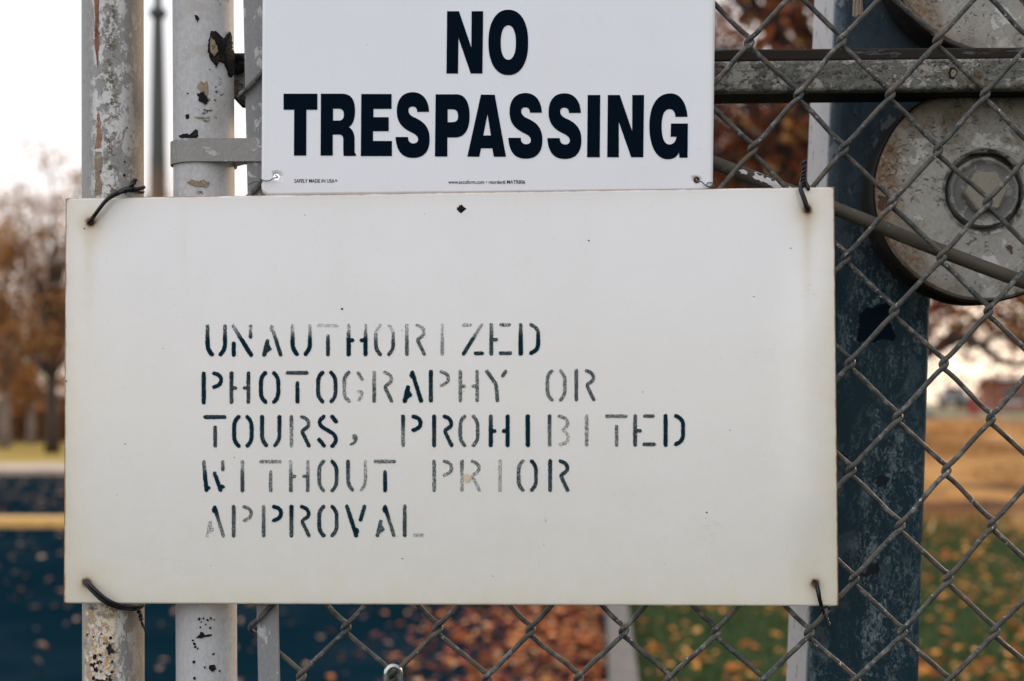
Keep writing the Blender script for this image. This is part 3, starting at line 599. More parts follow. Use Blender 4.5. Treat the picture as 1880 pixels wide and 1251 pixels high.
def patch(P, pts, mat, lift, name='rust_patch', jit=1.2, part=None):
    """irregular flake or scab following the surface of a round post"""
    rnd = random.Random(int(pts[0][0] * 7 + pts[0][1])); out = []
    for i in range(len(pts)):
        a = pts[i]; b = pts[(i+1) % len(pts)]; n_ = max(1, int(math.hypot(b[0]-a[0], b[1]-a[1]) / 3))
        for k in range(n_): out.append((a[0] + (b[0]-a[0]) * k / n_ + rnd.gauss(0, jit * .6), a[1] + (b[1]-a[1]) * k / n_ + rnd.gauss(0, jit * .6)))
    cx_ = sum(a for a, _ in out) / len(out); cy_ = sum(b for _, b in out) / len(out); m = MB(); vs = []
    rings = (1.0, .93, .6, .3, 0.0)
    for f in rings:
        for (a, b) in out: vs.append(pipe_point(P, cx_ + (a-cx_) * f, cy_ + (b-cy_) * f, 0.0001 if f == 1.0 else lift * (1 + .5 * rnd.random())))
    n_ = len(out); fs = [(j*n_+i, j*n_+(i+1) % n_, (j+1)*n_+(i+1) % n_, (j+1)*n_+i) for j in range(len(rings)-1) for i in range(n_)]
    m.add(vs, fs); return m.build(name, mat, P[0])
def blob(P, a, b, s_, mat='rust_and_shade', lift=.0005):
    rd = random.Random(int(a * 31 + b)); k = 9; ph = rd.random() * 6
    patch(P, [(a + s_ * rd.uniform(.55, 1.15) * math.cos(ph + i * 6.283 / k) * .9, b + s_ * rd.uniform(.55, 1.25) * math.sin(ph + i * 6.283 / k)) for i in range(k)], M[mat], lift, jit=.25)
patch(P2, [(386,58),(396,57),(403,64),(412,70),(420,58),(424,66),(424,86),(428,104),(428,140),(420,142),(412,118),(400,112),(396,124),(388,112),(381,96),(382,78)], M['rust_and_shade'], .0014)
patch(P2, [(386,70),(392,74),(396,84),(398,96),(392,106),(386,98),(384,84)], M['rusttan'], .0022, jit=.5)
patch(P2, [(327,250),(335,246),(350,247),(360,237),(365,240),(363,254),(328,254)], M['rust_and_shade'], .0006, jit=1.5)
patch(P2, [(341,212),(347,210),(348,218),(342,219)], M['rust_and_shade'], .0006, jit=.6)
patch(P2, [(357,215),(368,214),(378,217),(370,219),(360,217)], M['rusttan'], .0004, jit=.8)
patch(P2, [(362,155),(370,150),(380,152),(384,165),(380,180),(386,186),(376,194),(366,186),(368,172)], M['rusttan'], .0004, jit=2.0)
patch(P2, [(362,172),(374,168),(380,178),(384,190),(374,192),(366,186)], M['rust_and_shade'], .0006, jit=1.8)
patch(P2, [(357,28),(362,27),(366,34),(364,42),(359,36)], M['rust_and_shade'], .0005, jit=.8)
patch(P2, [(343,334),(352,330),(362,333),(374,330),(385,337),(378,345),(366,342),(352,341)], M['rusttan'], .0006, jit=1.2)
patch(P2, [(359,1172),(366,1166),(368,1159),(374,1162),(376,1166),(389,1164),(390,1167),(376,1170),(368,1172)], M['rust_and_shade'], .0006, jit=.6)
for (a, b, s_) in ((354,1176,2.5),(357,1182,3),(359,1188,3),(363,1191,2),(366,1137,3),(374,1136,2.4),(381,1139,3),(387,1136,2.6),(370,1142,2),(378,1147,2),(386,1153,3),(368,1152,2),(393,1138,1.6)):
    blob(P2, a, b, s_)
patch(P2, [(384,1222),(394,1220),(397,1229),(390,1233),(384,1229)], M['rust_and_shade'], .0008, jit=.8)
for (a, b, s_) in ((392,1201,3),(376,1225,2.5),(403,1232,2),(356,1216,3.5),(357,1246,3),(385,128,1.6),(345,172,1.6),(396,160,1.6)):
    blob(P2, a, b, s_)
for (a, b, s_) in ((228,322,2.4),(229,297,1.8),(233,235,1.6),(180,212,1.6),(240,250,1.3)):
    blob(P1, a, b, s_)
for (a, b, s_) in ((174,1207,5),(176,1230,5.5),(168,1221,3.5),(203,1171,4),(206,1234,4),(197,1190,3),(186,1164,2),(206,1215,3),(172,1245,3.5),(196,1247,3),(191,1181,2),(180,1216,2.5)):
    blob(P1, a, b, s_)
patch(P1, [(173,-30),(181,-30),(182,20),(181,60),(182,85),(180,110),(179,128),(177,108),(174,80),(175,40)], plain('brown_rust', (0.21, 0.085, 0.05), .9, .4, 160), .0003, jit=1.0)
patch(P1, [(175,278),(186,280),(189,300),(183,322),(189,340),(186,358),(174,360),(176,330),(173,300)], M['rusttan'], .0003, jit=1.3)
patch(P1, [(180,200),(184,215),(187,250),(185,272),(175,274),(178,240)], plain('brown_rust_pale', (0.25, 0.14, 0.085), .9, .4, 160), .0003, jit=1.3)

# flat tension bar held by the band
DB = 1.133
def lerp2(a, b, t): return a + (b - a) * t
root = thing('tension_bar', at(497, 1700, DB), 'narrow grey flat bar along the fence edge, left of the upper sign', 'bar')
m = MB(); th = .0022; vs = []
for (py) in (-420, 1700):
    xl = 446.5 + (py / 1251) * 27.5; xr = xl + 40.5
    for D_ in (DB - th, DB + th): vs += [at(xl, py, D_), at(xr, py, D_)]
m.hexa([vs[0], vs[1], vs[3], vs[2], vs[4], vs[5], vs[7], vs[6]]); m.build('flat_bar', M['bar'], root, bevel=.0012)
# ---- tension band
root = thing('tension_band', at(373, 297, 1.155), 'flat steel band clamped round the pale post and reaching behind the upper sign', 'band')
_, pb, pt, pr_ = P2; c0 = pb.lerp(pt, (at(373, 275, 1.155).z - pb.z) / (pt.z - pb.z)); m = MB()
prof = []; ro = pr_ + .0022; ri = pr_ + .0002
angs = [R(-90 - 8 * i) for i in range(0, 35)]      # from the front round the left to the back
outer = [(c0.x + .075, c0.y - ro), (c0.x + .035, c0.y - ro)] + [(c0.x + ro * math.cos(a), c0.y + ro * math.sin(a)) for a in angs] + [(c0.x + .035, c0.y - ro + .016), (c0.x + .075, c0.y - ro + .016)]
inner = [(c0.x + .075, c0.y - ri), (c0.x + .035, c0.y - ri)] + [(c0.x + ri * math.cos(a), c0.y + ri * math.sin(a)) for a in angs] + [(c0.x + .035, c0.y - ro + .014), (c0.x + .075, c0.y - ro + .014)]
zt = at(373, 254.5, 1.13).z; zb = at(373, 297, 1.13).z; vs = []
for (o_, i_) in zip(outer, inner):
    vs += [(o_[0], o_[1], zb), (o_[0], o_[1], zt), (i_[0], i_[1], zt), (i_[0], i_[1], zb)]
n_ = len(outer); fs = [(4*i+k, 4*i+(k+1) % 4, 4*(i+1)+(k+1) % 4, 4*(i+1)+k) for i in range(n_-1) for k in range(4)] + [(0,1,2,3), (4*n_-4, 4*n_-3, 4*n_-2, 4*n_-1)]
m.add(vs, fs); m.build('strap', M['band'], root)
m = MB(); bc = Vector((c0.x + .064, c0.y - ro, (zt + zb) / 2)); m.lathe(bc, [(.006, -.003), (.0065, -.002), (.0065, 0), (.003, .001), (.003, .022)], 12); m.build('bolt', M['greysteel'], root)

# ---- horizontal rail gripped between the rollers
def quad_bar(pts_f, depth, D_):
    """front corners in pixels (tl, tr, br, bl), solid going back by depth"""
    f = [at(a, b, D_) for a, b in pts_f]; g = [p + Vector((0, depth, 0)) for p in f]
    m = MB(); m.hexa([f[3], f[2], g[2], g[3], f[0], f[1], g[1], g[0]]); return m
root = thing('gate_rail', at(1500, 168, 1.168), 'horizontal steel rail with flaking grey paint running between the two rollers', 'rail')
quad_bar([(424,122),(2500,99),(2500,157.5),(424,176)], .014, 1.166).build('front_face', M['rail'], root, bevel=.003)
quad_bar([(424,124),(2500,101),(2500,159),(424,178)], .0475, 1.1806).build('shaded_underside', M['rust_and_shade'], root, bevel=.002)  # back of the rail, near-black to put its underside's shade into the colour
quad_bar([(418,97),(2500,82),(2500,104),(418,120)], .040, 1.176).build('top_strip', M['raildark'], root, bevel=.002)
m = MB(); rnd = random.Random(4)
for i in range(26):      # lumpy weld where the rail meets the post
    p = at(rnd.uniform(420, 444), rnd.uniform(104, 132), 1.163); rr_ = rnd.uniform(.0012, .0042)
    m.lathe(p, [(rr_ * .3, -rr_ * .9), (rr_ * .8, -rr_ * .55), (rr_, 0), (rr_ * .7, rr_ * .6), (rr_ * .2, rr_)], 8)
m.build('weld', M['rust_and_shade'], root)
m = MB(); zz = [(1745,124),(1752,124),(1758,131),(1756,139),(1750,146),(1743,144),(1741,134)]
m.add([at(a, b, 1.1655) for a, b in zz] + [at(1750, 135, 1.1652)], [(i, (i+1) % 7, 7) for i in range(7)]); m.build('rust_patch', M['rust_and_shade'], root)
m = MB(); m.add([at(lerp2(a, 1753, .35), lerp2(b, 135, .35), 1.1649) for a, b in zz] + [at(1752, 135, 1.1645)], [(i, (i+1) % 7, 7) for i in range(7)]); m.build('rust_patch', M['rusttan'], root)
root = thing('truss_rod', at(1310, 300, 1.150), 'brown diagonal rod crossing in front of the lower roller, with white paint flecks', 'rod')
m = MB(); a_ = at(880, 133, 1.150); b_ = at(2300, 680, 1.150); m.tube([a_.lerp(b_, i / 20) + Vector((0, 0, .0007 * math.sin(i * .9))) for i in range(21)], 12.7 / F * 1.15, 20); m.build('rod_shaft', M['rod'], root)
m = MB(); rnd = random.Random(3); dr_ = (b_ - a_).normalized(); up = Vector((-dr_.z, 0, dr_.x)); up = up if up.z > 0 else -up; rr_ = 12.7 / F * 1.15
for (t0, off, l, w) in ((1362,.1,10,4),(1390,.25,12,9),(1412,.1,14,8),(1432,0,16,8),(1448,.1,14,6)):
    fx = (t0 - 880) / 1420; c = a_.lerp(b_, fx); ring = []
    for k in range(14):
        an = 2 * math.pi * k / 14; j = rnd.uniform(.6, 1.2); s_ = math.sin(an) * w * j / F * 1.15 + off * rr_; s_ = max(-rr_ * .9, min(rr_ * .9, s_))
        ring.append(c + dr_ * math.cos(an) * l * j / F * 1.15 + up * s_ + Vector((0, -math.sqrt(rr_ * rr_ - s_ * s_) - .0003, 0)))
    s_ = off * rr_; ring.append(c + up * s_ + Vector((0, -math.sqrt(rr_ * rr_ - s_ * s_) - .0005, 0)))
    m.add(ring, [(k, (k+1) % 14, 14) for k in range(14)])
m.build('paint_fleck', M['rodpaint'], root)

# ---- big square steel post
DP = 1.268
def pxl(y): return 1535 - 52 * y / 1251
def pxr(y): return 1729 - 38 * y / 1251
yb = HY + CZ * F / DP
base = at((pxl(yb) + pxr(yb)) / 2, yb, DP); root = thing('gate_post', base, 'thick square navy steel post with worn paint and a left side coloured pale as if sky-lit', 'post')
m = MB(); ft = [at(pxl(-420), -420, DP), at(pxr(-420), -420, DP)]; fb = [at(pxl(yb), yb, DP), at(pxr(yb), yb, DP)]; dv = Vector((0, .105, 0))
m.hexa([fb[0], fb[1], fb[1] + dv, fb[0] + dv, ft[0], ft[1], ft[1] + dv, ft[0] + dv])
o = m.build('tube', M['post'], root, bevel=.009)
m = MB(); m.box(ft[0] - Vector((.006, .006, 0)), ft[1] + dv + Vector((.006, .006, .006))); m.build('cap', M['post'], root, bevel=.002)
m = MB(); rnd = random.Random(6)
pp = [(1572,628),(1578,600),(1577,578),(1590,566),(1612,562),(1636,553),(1642,566),(1630,586),(1638,602),(1646,618),(1640,626),(1622,622),(1604,630),(1590,626)]
out = []
for i in range(len(pp)):
    a, b = pp[i], pp[(i+1) % len(pp)]
    for k in range(5): out.append((a[0] + (b[0]-a[0]) * k / 5 + rnd.gauss(0, .8), a[1] + (b[1]-a[1]) * k / 5 + rnd.gauss(0, .8)))
m.add([at(a, b, DP - .0004) for a, b in out] + [at(1608, 596, DP - .0005)], [(i, (i+1) % len(out), len(out)) for i in range(len(out))])
n = NT('bare_dark_primer'); M['primer'] = n.fin(n.mix(n.noise(60, 4), (0.002, 0.005, 0.010), (0.006, 0.013, 0.022)), .8, 0, 0.03)
m.build('paint_loss', M['primer'], root)

# ---- rollers
def roller(cx_, cy_, label):
    D_ = 1.212; c = at(cx_, cy_, D_); k = D_ / F; root = thing('gate_roller', c, label, 'roller', 'gate rollers gripping the rail')
    m = MB(); m.lathe(c, [(73*k, .0145), (72.5*k, .001), (75*k, .0), (79*k, -.0009), (83*k, .0), (140*k, .0003), (188*k, .0), (195*k, .0006), (198.5*k, .0028), (199.5*k, .004)], 128, jit=.006); m.f = [f for f in m.f if len(f) == 4]
    m.build('wheel_face', M['wheel'], root)
    m = MB(); m.lathe(c, [(199.5*k, .004), (203*k, .0045), (203*k, .012), (197*k, .015), (197*k, .032), (204*k, .036), (204*k, .042), (190*k, .044), (40*k, .044)], 96, jit=.006); m.f = [f for f in m.f if len(f) == 4]
    m.build('rim', M['tyre'], root)
    m = MB(); m.lathe(c, [(73*k, .0142), (65*k, .0142), (64*k, .0025), (61.5*k, .0008), (58*k, .0012), (54*k, .0038), (47*k, .0052), (30*k, .0055), (2*k, .0055)], 72, jit=.02); m.f = [f for f in m.f if len(f) == 4]
    m.build('washer', M['hub'], root)
    m = MB(); pr2 = [(40.5, .004), (40.5, -.0035), (37.5, -.0055), (20, -.0062)]; vs = []
    for (r_, h_) in pr2:
        for i in range(6):
            a = R(60 * i + 4); vs.append(c + Vector((math.cos(a) * r_ * k, h_, math.sin(a) * r_ * k)))
    m.add(vs, [(j*6+i, j*6+(i+1) % 6, (j+1)*6+(i+1) % 6, (j+1)*6+i) for j in range(3) for i in range(6)] + [tuple(18+i for i in range(6)), (0,1,2,3,4,5)])
    m.build('hex_bolt', M['bolt'], root, bevel=.0012)
    m = MB(); m.lathe(c, [(20*k, .044), (20*k, .058)], 20); m.build('axle', M['tyre'], root)
    return root
roller(1808, 352, 'lower grey roller wheel with rusty edge and hex bolt in a round recess')
roller(1832, -103, 'upper roller wheel above the rail, only its lower edge in the picture')
# rope end
root = thing('rope', at(1578, 30, 1.225), 'frayed tan rope end hanging beside the upper roller', 'rope')
m = MB(); rnd = random.Random(5)
for i in range(16):
    a = rnd.uniform(-6, 6); pts = [at(1575 + a * .8 + 3 * math.sin(t * 5 + i), -110 + (138 + rnd.uniform(-2, 6)) * t, 1.225 + .002 * math.sin(i + t * 6)) for t in [j / 9 for j in range(10)]]; m.tube(pts, .0011, 5)
m.build('strand', M['rope'], root)

# ---- chain link mesh: every wire is a flattened spiral hooked into its neighbours
DM = 1.133; yrow = {}
def yk(i):
    if i <= 11: return 77 + 98.6 * i
    return 77 + 98.6 * 11 + 91 * (i - 11)
def knot(c, i):       # c may be half-integer
    y = yk(i); s = 172.6 if c > 0 else 169.6
    x = 1547 + 0.0203 * (y - 77) + c * s
    y += 0.0115 * min(0, x - 1500) * (i > 6)
    h = math.sin(c * 12.9898 + i * 78.233) * 43758.5453; j1 = (h - math.floor(h) - .5) * 2; h = math.sin(c * 39.34 + i * 11.13) * 24634.63; j2 = (h - math.floor(h) - .5) * 2
    return x + j1 * 2.0, y + j2 * 2.0
m = MB(); rw = 4.75 / F * DM; i0, i1 = -5, 17
for j in range(-13, 14):
    T = .0031 if j > -13 else .0052; pts = []
    for i in range(i0, i1 + 1):
        leftb = (j + i) % 2 == 0
        c = j / 2 if leftb else (j + 1) / 2
        x, y = knot(c, i); s = -1 if leftb else 1; ov = 4.6
        nx, ny = knot((j + 1) / 2 if leftb else j / 2, i + 1)
        # bend: the '/' legs lie in front, the '\\' legs behind; each hook curls round its neighbour's
        d_out = T if leftb else -T
        A = [(20.0, -24.5, -T), (10.0, -14.5, -T), (2.8, -8.5, -T), (-3.2, -4.2, -T * .95), (-5.2, 0.0, -T * .6), (-5.1, 3.2, T * .1), (-3.2, 6.6, T * .7), (1.6, 10.6, T), (8.0, 15.4, T), (15.2, 21.7, T), (23.2, 29.0, T)]
        if not leftb: A = [(-a, -b, c_) for a, b, c_ in reversed(A)]
        pts += [(x + a, y + b, DM + c_) for a, b, c_ in A]
        if i < i1:
            for t in (.5,):
                bow = math.sin(t * 2 * math.pi) * 1.0 * s
                pts.append((lerp2(x, nx, t), lerp2(y, ny, t) + bow, DM + d_out * (1 if True else 0)))
    m.tube([at(a, b, D_) for a, b, D_ in pts], rw, 10)
tag(m.build('chain_link_mesh', M['chain'], origin=at(1500, 1700, DM), auto=False), 'grey galvanised chain link mesh of diamond wires behind both signs', 'chain link fence')

# ---- padlock hung in the mesh, only its shackle in view
root = thing('padlock', at(722, 1345, 1.122), 'padlock with bright steel shackle hooked in the mesh below the large sign', 'padlock')
m = MB(); pts = []
for i in range(13):
    a = math.pi * i / 12; pts.append((722 - 13 * math.cos(a), 1238 - 14 * math.sin(a)))
pts = [(709, 1300), (709, 1262)] + pts + [(735, 1262), (735, 1300)]
m.tube([at(a, b, 1.121 + .004 * (a - 709) / 26) for a, b in pts], 5.2 / F * 1.12, 14); m.build('shackle', M['chrome'], root)
m = MB(); a_ = at(690, 1345, 1.11); b_ = at(754, 1292, 1.134); m.box((a_.x, 1.113, a_.z), (b_.x, 1.134, b_.z)); m.build('body', M['brass'], root, bevel=.004)

# ================================================================= SIGNS
def panel(quadpts, D_, nx, ny, holes, thick, mats, root, stain, corner=0, warp=None):
    """gridded sheet with real holes; stain(px,py) -> yellow, rust, dark"""
    (ax, ay), (bx, by), (cx_, cy_), (dx_, dy_) = quadpts     # tl tr br bl
    P = []
    for j in range(ny + 1):
        v = j / ny
        for i in range(nx + 1):
            u = i / nx
            x = lerp2(lerp2(ax, bx, u), lerp2(dx_, cx_, u), v); y = lerp2(lerp2(ay, by, u), lerp2(dy_, cy_, u), v); P.append([x, y])
    W_ = nx + 1
    if corner:
        for (X, Y, sx, sy) in ((ax, ay, 1, 1), (bx, by, -1, 1), (cx_, cy_, -1, -1), (dx_, dy_, 1, -1)):
            ox, oy = X + sx * corner, Y + sy * corner
            for p in P:
                if (p[0] - ox) * sx < 0 and (p[1] - oy) * sy < 0:
                    l = math.hypot(p[0] - ox, p[1] - oy); mm = max(abs(p[0] - ox), abs(p[1] - oy))
                    if l > 1e-6: f = mm / l; p[0] = ox + (p[0] - ox) * f; p[1] = oy + (p[1] - oy) * f
    dead = set()
    for (hx, hy, hr) in holes:
        k = min(range(len(P)), key=lambda t: (P[t][0]-hx)**2 + (P[t][1]-hy)**2); dead.add(k)
        for dj in (-1, 0, 1):
            for di in (-1, 0, 1):
                if di or dj:
                    a = math.atan2(dj, di); P[k + dj * W_ + di] = [hx + hr * math.cos(a), hy + hr * math.sin(a)]
    m = MB(); m.v = []
    for p in P:
        w = warp(p[0], p[1]) if warp else 0; m.v.append(at(p[0], p[1], D_ + w))
    m.f = [(j*W_+i, (j+1)*W_+i, (j+1)*W_+i+1, j*W_+i+1) for j in range(ny) for i in range(nx)
           if not ({j*W_+i, (j+1)*W_+i, (j+1)*W_+i+1, j*W_+i+1} & dead)]
    st = [stain(p[0], p[1]) for p in P]
    m.at = {'yellow': [s[0] for s in st], 'rust': [s[1] for s in st], 'dark': [s[2] for s in st], 'stain': [s[3] for s in st]}
    o = m.build('panel', mats, root, auto=False)
    me = o.data     # face the camera
    if sum(p.normal.y for p in me.polygons) > 0: me.flip_normals()
    s = o.modifiers.new('thickness', 'SOLIDIFY'); s.thickness = thick; s.offset = -1; s.material_offset_rim = 1; s.use_even_offset = True
    return o
def text_to_mesh(curve, loc, parent, name, mat):
    t = bpy.data.objects.new('tmp', curve); C.objects.link(t); dg = bpy.context.evaluated_depsgraph_get(); dg.update()
    me = bpy.data.meshes.new_from_object(t.evaluated_get(dg)); bpy.data.objects.remove(t)
    pl = Vector(parent.location)
    for v in me.vertices: v.co = Vector((v.co.x, -v.co.z, v.co.y)) + loc - pl
    me.materials.clear(); me.materials.append(mat); o = bpy.data.objects.new(name, me); C.objects.link(o); o.parent = parent; me.name = name
    return o
def poly_curve(loops, D_):
    """loops in photo pixels on the plane D_"""
    cu = bpy.data.curves.new('glyphs', 'CURVE'); cu.dimensions = '2D'; cu.fill_mode = 'BOTH'; cu.extrude = .00012
    for lp in loops:
        sp_ = cu.splines.new('POLY'); sp_.points.add(len(lp) - 1); sp_.use_cyclic_u = True
        for p, (x, y) in zip(sp_.points, lp):
            w = at(x, y, D_); p.co = (w.x, w.z, 0, 1)
    return cu
def path(cmds, f):
    """'M x y', 'L x y', 'C x1 y1 x2 y2 x y' in traced units, f maps to pixels"""
    out = []; cur = None
    for c in cmds:
        if len(c) == 2: cur = c; out.append(f(*c))
        else:
            x0, y0 = cur; x1, y1, x2, y2, x3, y3 = c
            for k in range(1, 13):
                t = k / 12; u = 1 - t
                out.append(f(u**3*x0 + 3*u*u*t*x1 + 3*u*t*t*x2 + t**3*x3, u**3*y0 + 3*u*u*t*y1 + 3*u*t*t*y2 + t**3*y3))
            cur = (x3, y3)
    if math.hypot(out[0][0]-out[-1][0], out[0][1]-out[-1][1]) < .05: out.pop()
    return out
z2 = lambda x, y: (480 + x / 3.574, y / 3.574)
z3 = lambda x, y: (880 + x / 3.382, y / 3.382)
def ell(cx_, cy_, rx, ry, f, p=2.25):
    o = []
    for k in range(48):
        a = 2 * math.pi * k / 48; c, s = math.cos(a), math.sin(a)
        o.append(f(cx_ + rx * math.copysign(abs(c) ** (2/p), c), cy_ + ry * math.copysign(abs(s) ** (2/p), s)))
    return o
line_no = [path([(1218,75),(1296,75),(1377,312),(1379,75),(1455,75),(1450,483),(1373,483),(1293,250),(1290,483),(1214,483)], z2),
           ell(180, 264.5, 123.5, 203, z3), ell(180, 265, 47, 107, z3)]
Sg = [(1100,735),(1098,660,1060,606,993,606),(920,606,888,660,888,730),(888,800,920,840,985,870),(1010,882,1028,895,1028,915),(1028,935,1012,942,997,942),(975,942,962,928,962,900),(880,900),(885,990,920,1037,995,1037),(1070,1037,1104,990,1104,915),(1104,830,1060,795,1000,770),(975,757,965,745,965,725),(965,705,978,700,993,700),(1012,700,1022,715,1022,735)]
def sat(x0px, dy): return lambda x, y: (x0px + (x - 880) / 3.574, y / 3.574 + dy)
Rg = [(390,616),(530,616),(590,616,614,660,614,725),(614,780,600,820,573,835),(600,850,611,880,611,920),(611,985),(611,1005,614,1010,620,1012),(620,1024),(540,1024),(537,1010,537,990,537,970),(537,920),(537,890,525,884,505,884),(468,884),(468,1022),(388,1022)]
line_tr = [path([(145,616),(367,616),(367,721),(295,721),(294,1022),(213,1022),(215,721),(145,721)], z2),
    path(Rg, z2), path([(470,714),(505,714),(530,714,541,730,541,752),(541,780,530,792,505,792),(470,792)], z2),
    path([(655,618),(854,618),(854,715),(735,715),(735,770),(835,770),(835,862),(732,862),(732,926),(856,926),(856,1025),(652,1025)], z2),
    path(Sg, sat(726.2, 0)), path(Sg, sat(933.2, 1.5)), path(Sg, sat(1004.8, 2)),
    path([(1143,620),(1280,620),(1340,620,1366,680,1366,760),(1366,850,1335,903,1270,903),(1220,903),(1220,1028),(1138,1028)], z2),
    path([(1222,718),(1250,718),(1280,718,1290,735,1290,762),(1290,790,1280,803,1250,803),(1222,803)], z2),
    [(883,174),(908.3,174.3),(929,288),(906.6,288),(903.8,272.6),(883,272.6),(880,288),(858,287.7)], [(895,210),(901.2,249),(887.3,249)],
    path([(673,591),(751,591),(748,977),(669,977)], z3),
    path([(798,591),(872,591),(949,815),(950,591),(1023,591),(1018,977),(943,977),(866,757),(866,977),(794,977)], z3),
    path([(1293,726),(1285,640,1250,581,1187,581),(1100,581,1056,660,1056,785),(1056,910,1100,990,1170,990),(1210,990,1230,970,1240,948),(1243,980),(1293,980),(1295,768),(1190,768),(1188,850),(1224,850),(1220,880,1205,898,1180,898),(1150,898,1132,860,1132,785),(1132,715,1150,678,1182,678),(1205,678,1216,700,1218,726)], z3)]
DS = 1.1245
root_s = thing('warning_sign', at(895, 352, DS), 'white NO TRESPASSING sign with bold navy letters above the larger sign', 'sign')
def st_small(x, y):
    e = min(x - 480, 1310 - x, 356 - y + 20)
    yl = .25 * max(0, 1 - e / 14) + .35 * sst(300, 352, y) * .4
    r = 0
    for (hx, hy, hr) in ((1279, 331, 7),): 
        dd_ = math.hypot(x - hx, y - hy); r = max(r, .45 * max(0, 1 - (dd_ - hr) / 5))
    return yl, r, 0, .10 * max(0, 1 - e / 8) + .08 * sst(335, 356, y)
panel([(483.5, -243), (1316, -240), (1308.5, 350.5), (480, 360)], DS, 139, 99, [(507.5, 325, 6.4), (1279, 331, 6.2), (507.5, -212, 6.4), (1284, -208, 6.4)], .0011, [M['panel_small'], M['edge_plain']], root_s, st_small, 15)
for ids, ln in (((0,), line_no), ((1, 2), line_no), ((0,), line_tr), ((1, 2), line_tr), ((3,), line_tr), ((4,), line_tr), ((5,), line_tr), ((6,), line_tr), ((7, 8), line_tr), ((9, 10), line_tr), ((11,), line_tr), ((12,), line_tr), ((13,), line_tr)):
    text_to_mesh(poly_curve([ln[i] for i in ids], DS - .0003), Vector((0, DS - .0003, 0)), root_s, 'letter', M['ink'])
def small_text(body, x0, x1, yb_, cap, D_, parent, off=0.0):
    cu = bpy.data.curves.new('t', 'FONT'); cu.body = body; cu.size = 1; cu.extrude = .0001; cu.offset = off
    t = bpy.data.objects.new('tmp', cu); C.objects.link(t); dg = bpy.context.evaluated_depsgraph_get(); dg.update()
    me = bpy.data.meshes.new_from_object(t.evaluated_get(dg)); bpy.data.objects.remove(t)
    xa = min(v.co.x for v in me.vertices); xb = max(v.co.x for v in me.vertices); pl = Vector(parent.location)
    sx = (x1 - x0) / (xb - xa); sy = cap / .70
    for v in me.vertices:
        v.co = at(x0 + (v.co.x - xa) * sx, yb_ - v.co.y * sy, D_) + Vector((0, -v.co.z, 0)) - pl
    me.materials.clear(); me.materials.append(M['ink']); o = bpy.data.objects.new('fine_print', me); C.objects.link(o); o.parent = parent
small_text('SAFELY MADE IN USA', 540.5, 614, 335.5, 6.6, DS - .0002, root_s, .004)
small_text('\u00ae', 615, 619, 333.5, 3.5, DS - .0002, root_s, .0)
small_text('www.accuform.com \u2022 reorder# MATR806', 823, 964, 337.6, 6.6, DS - .0002, root_s, .004)

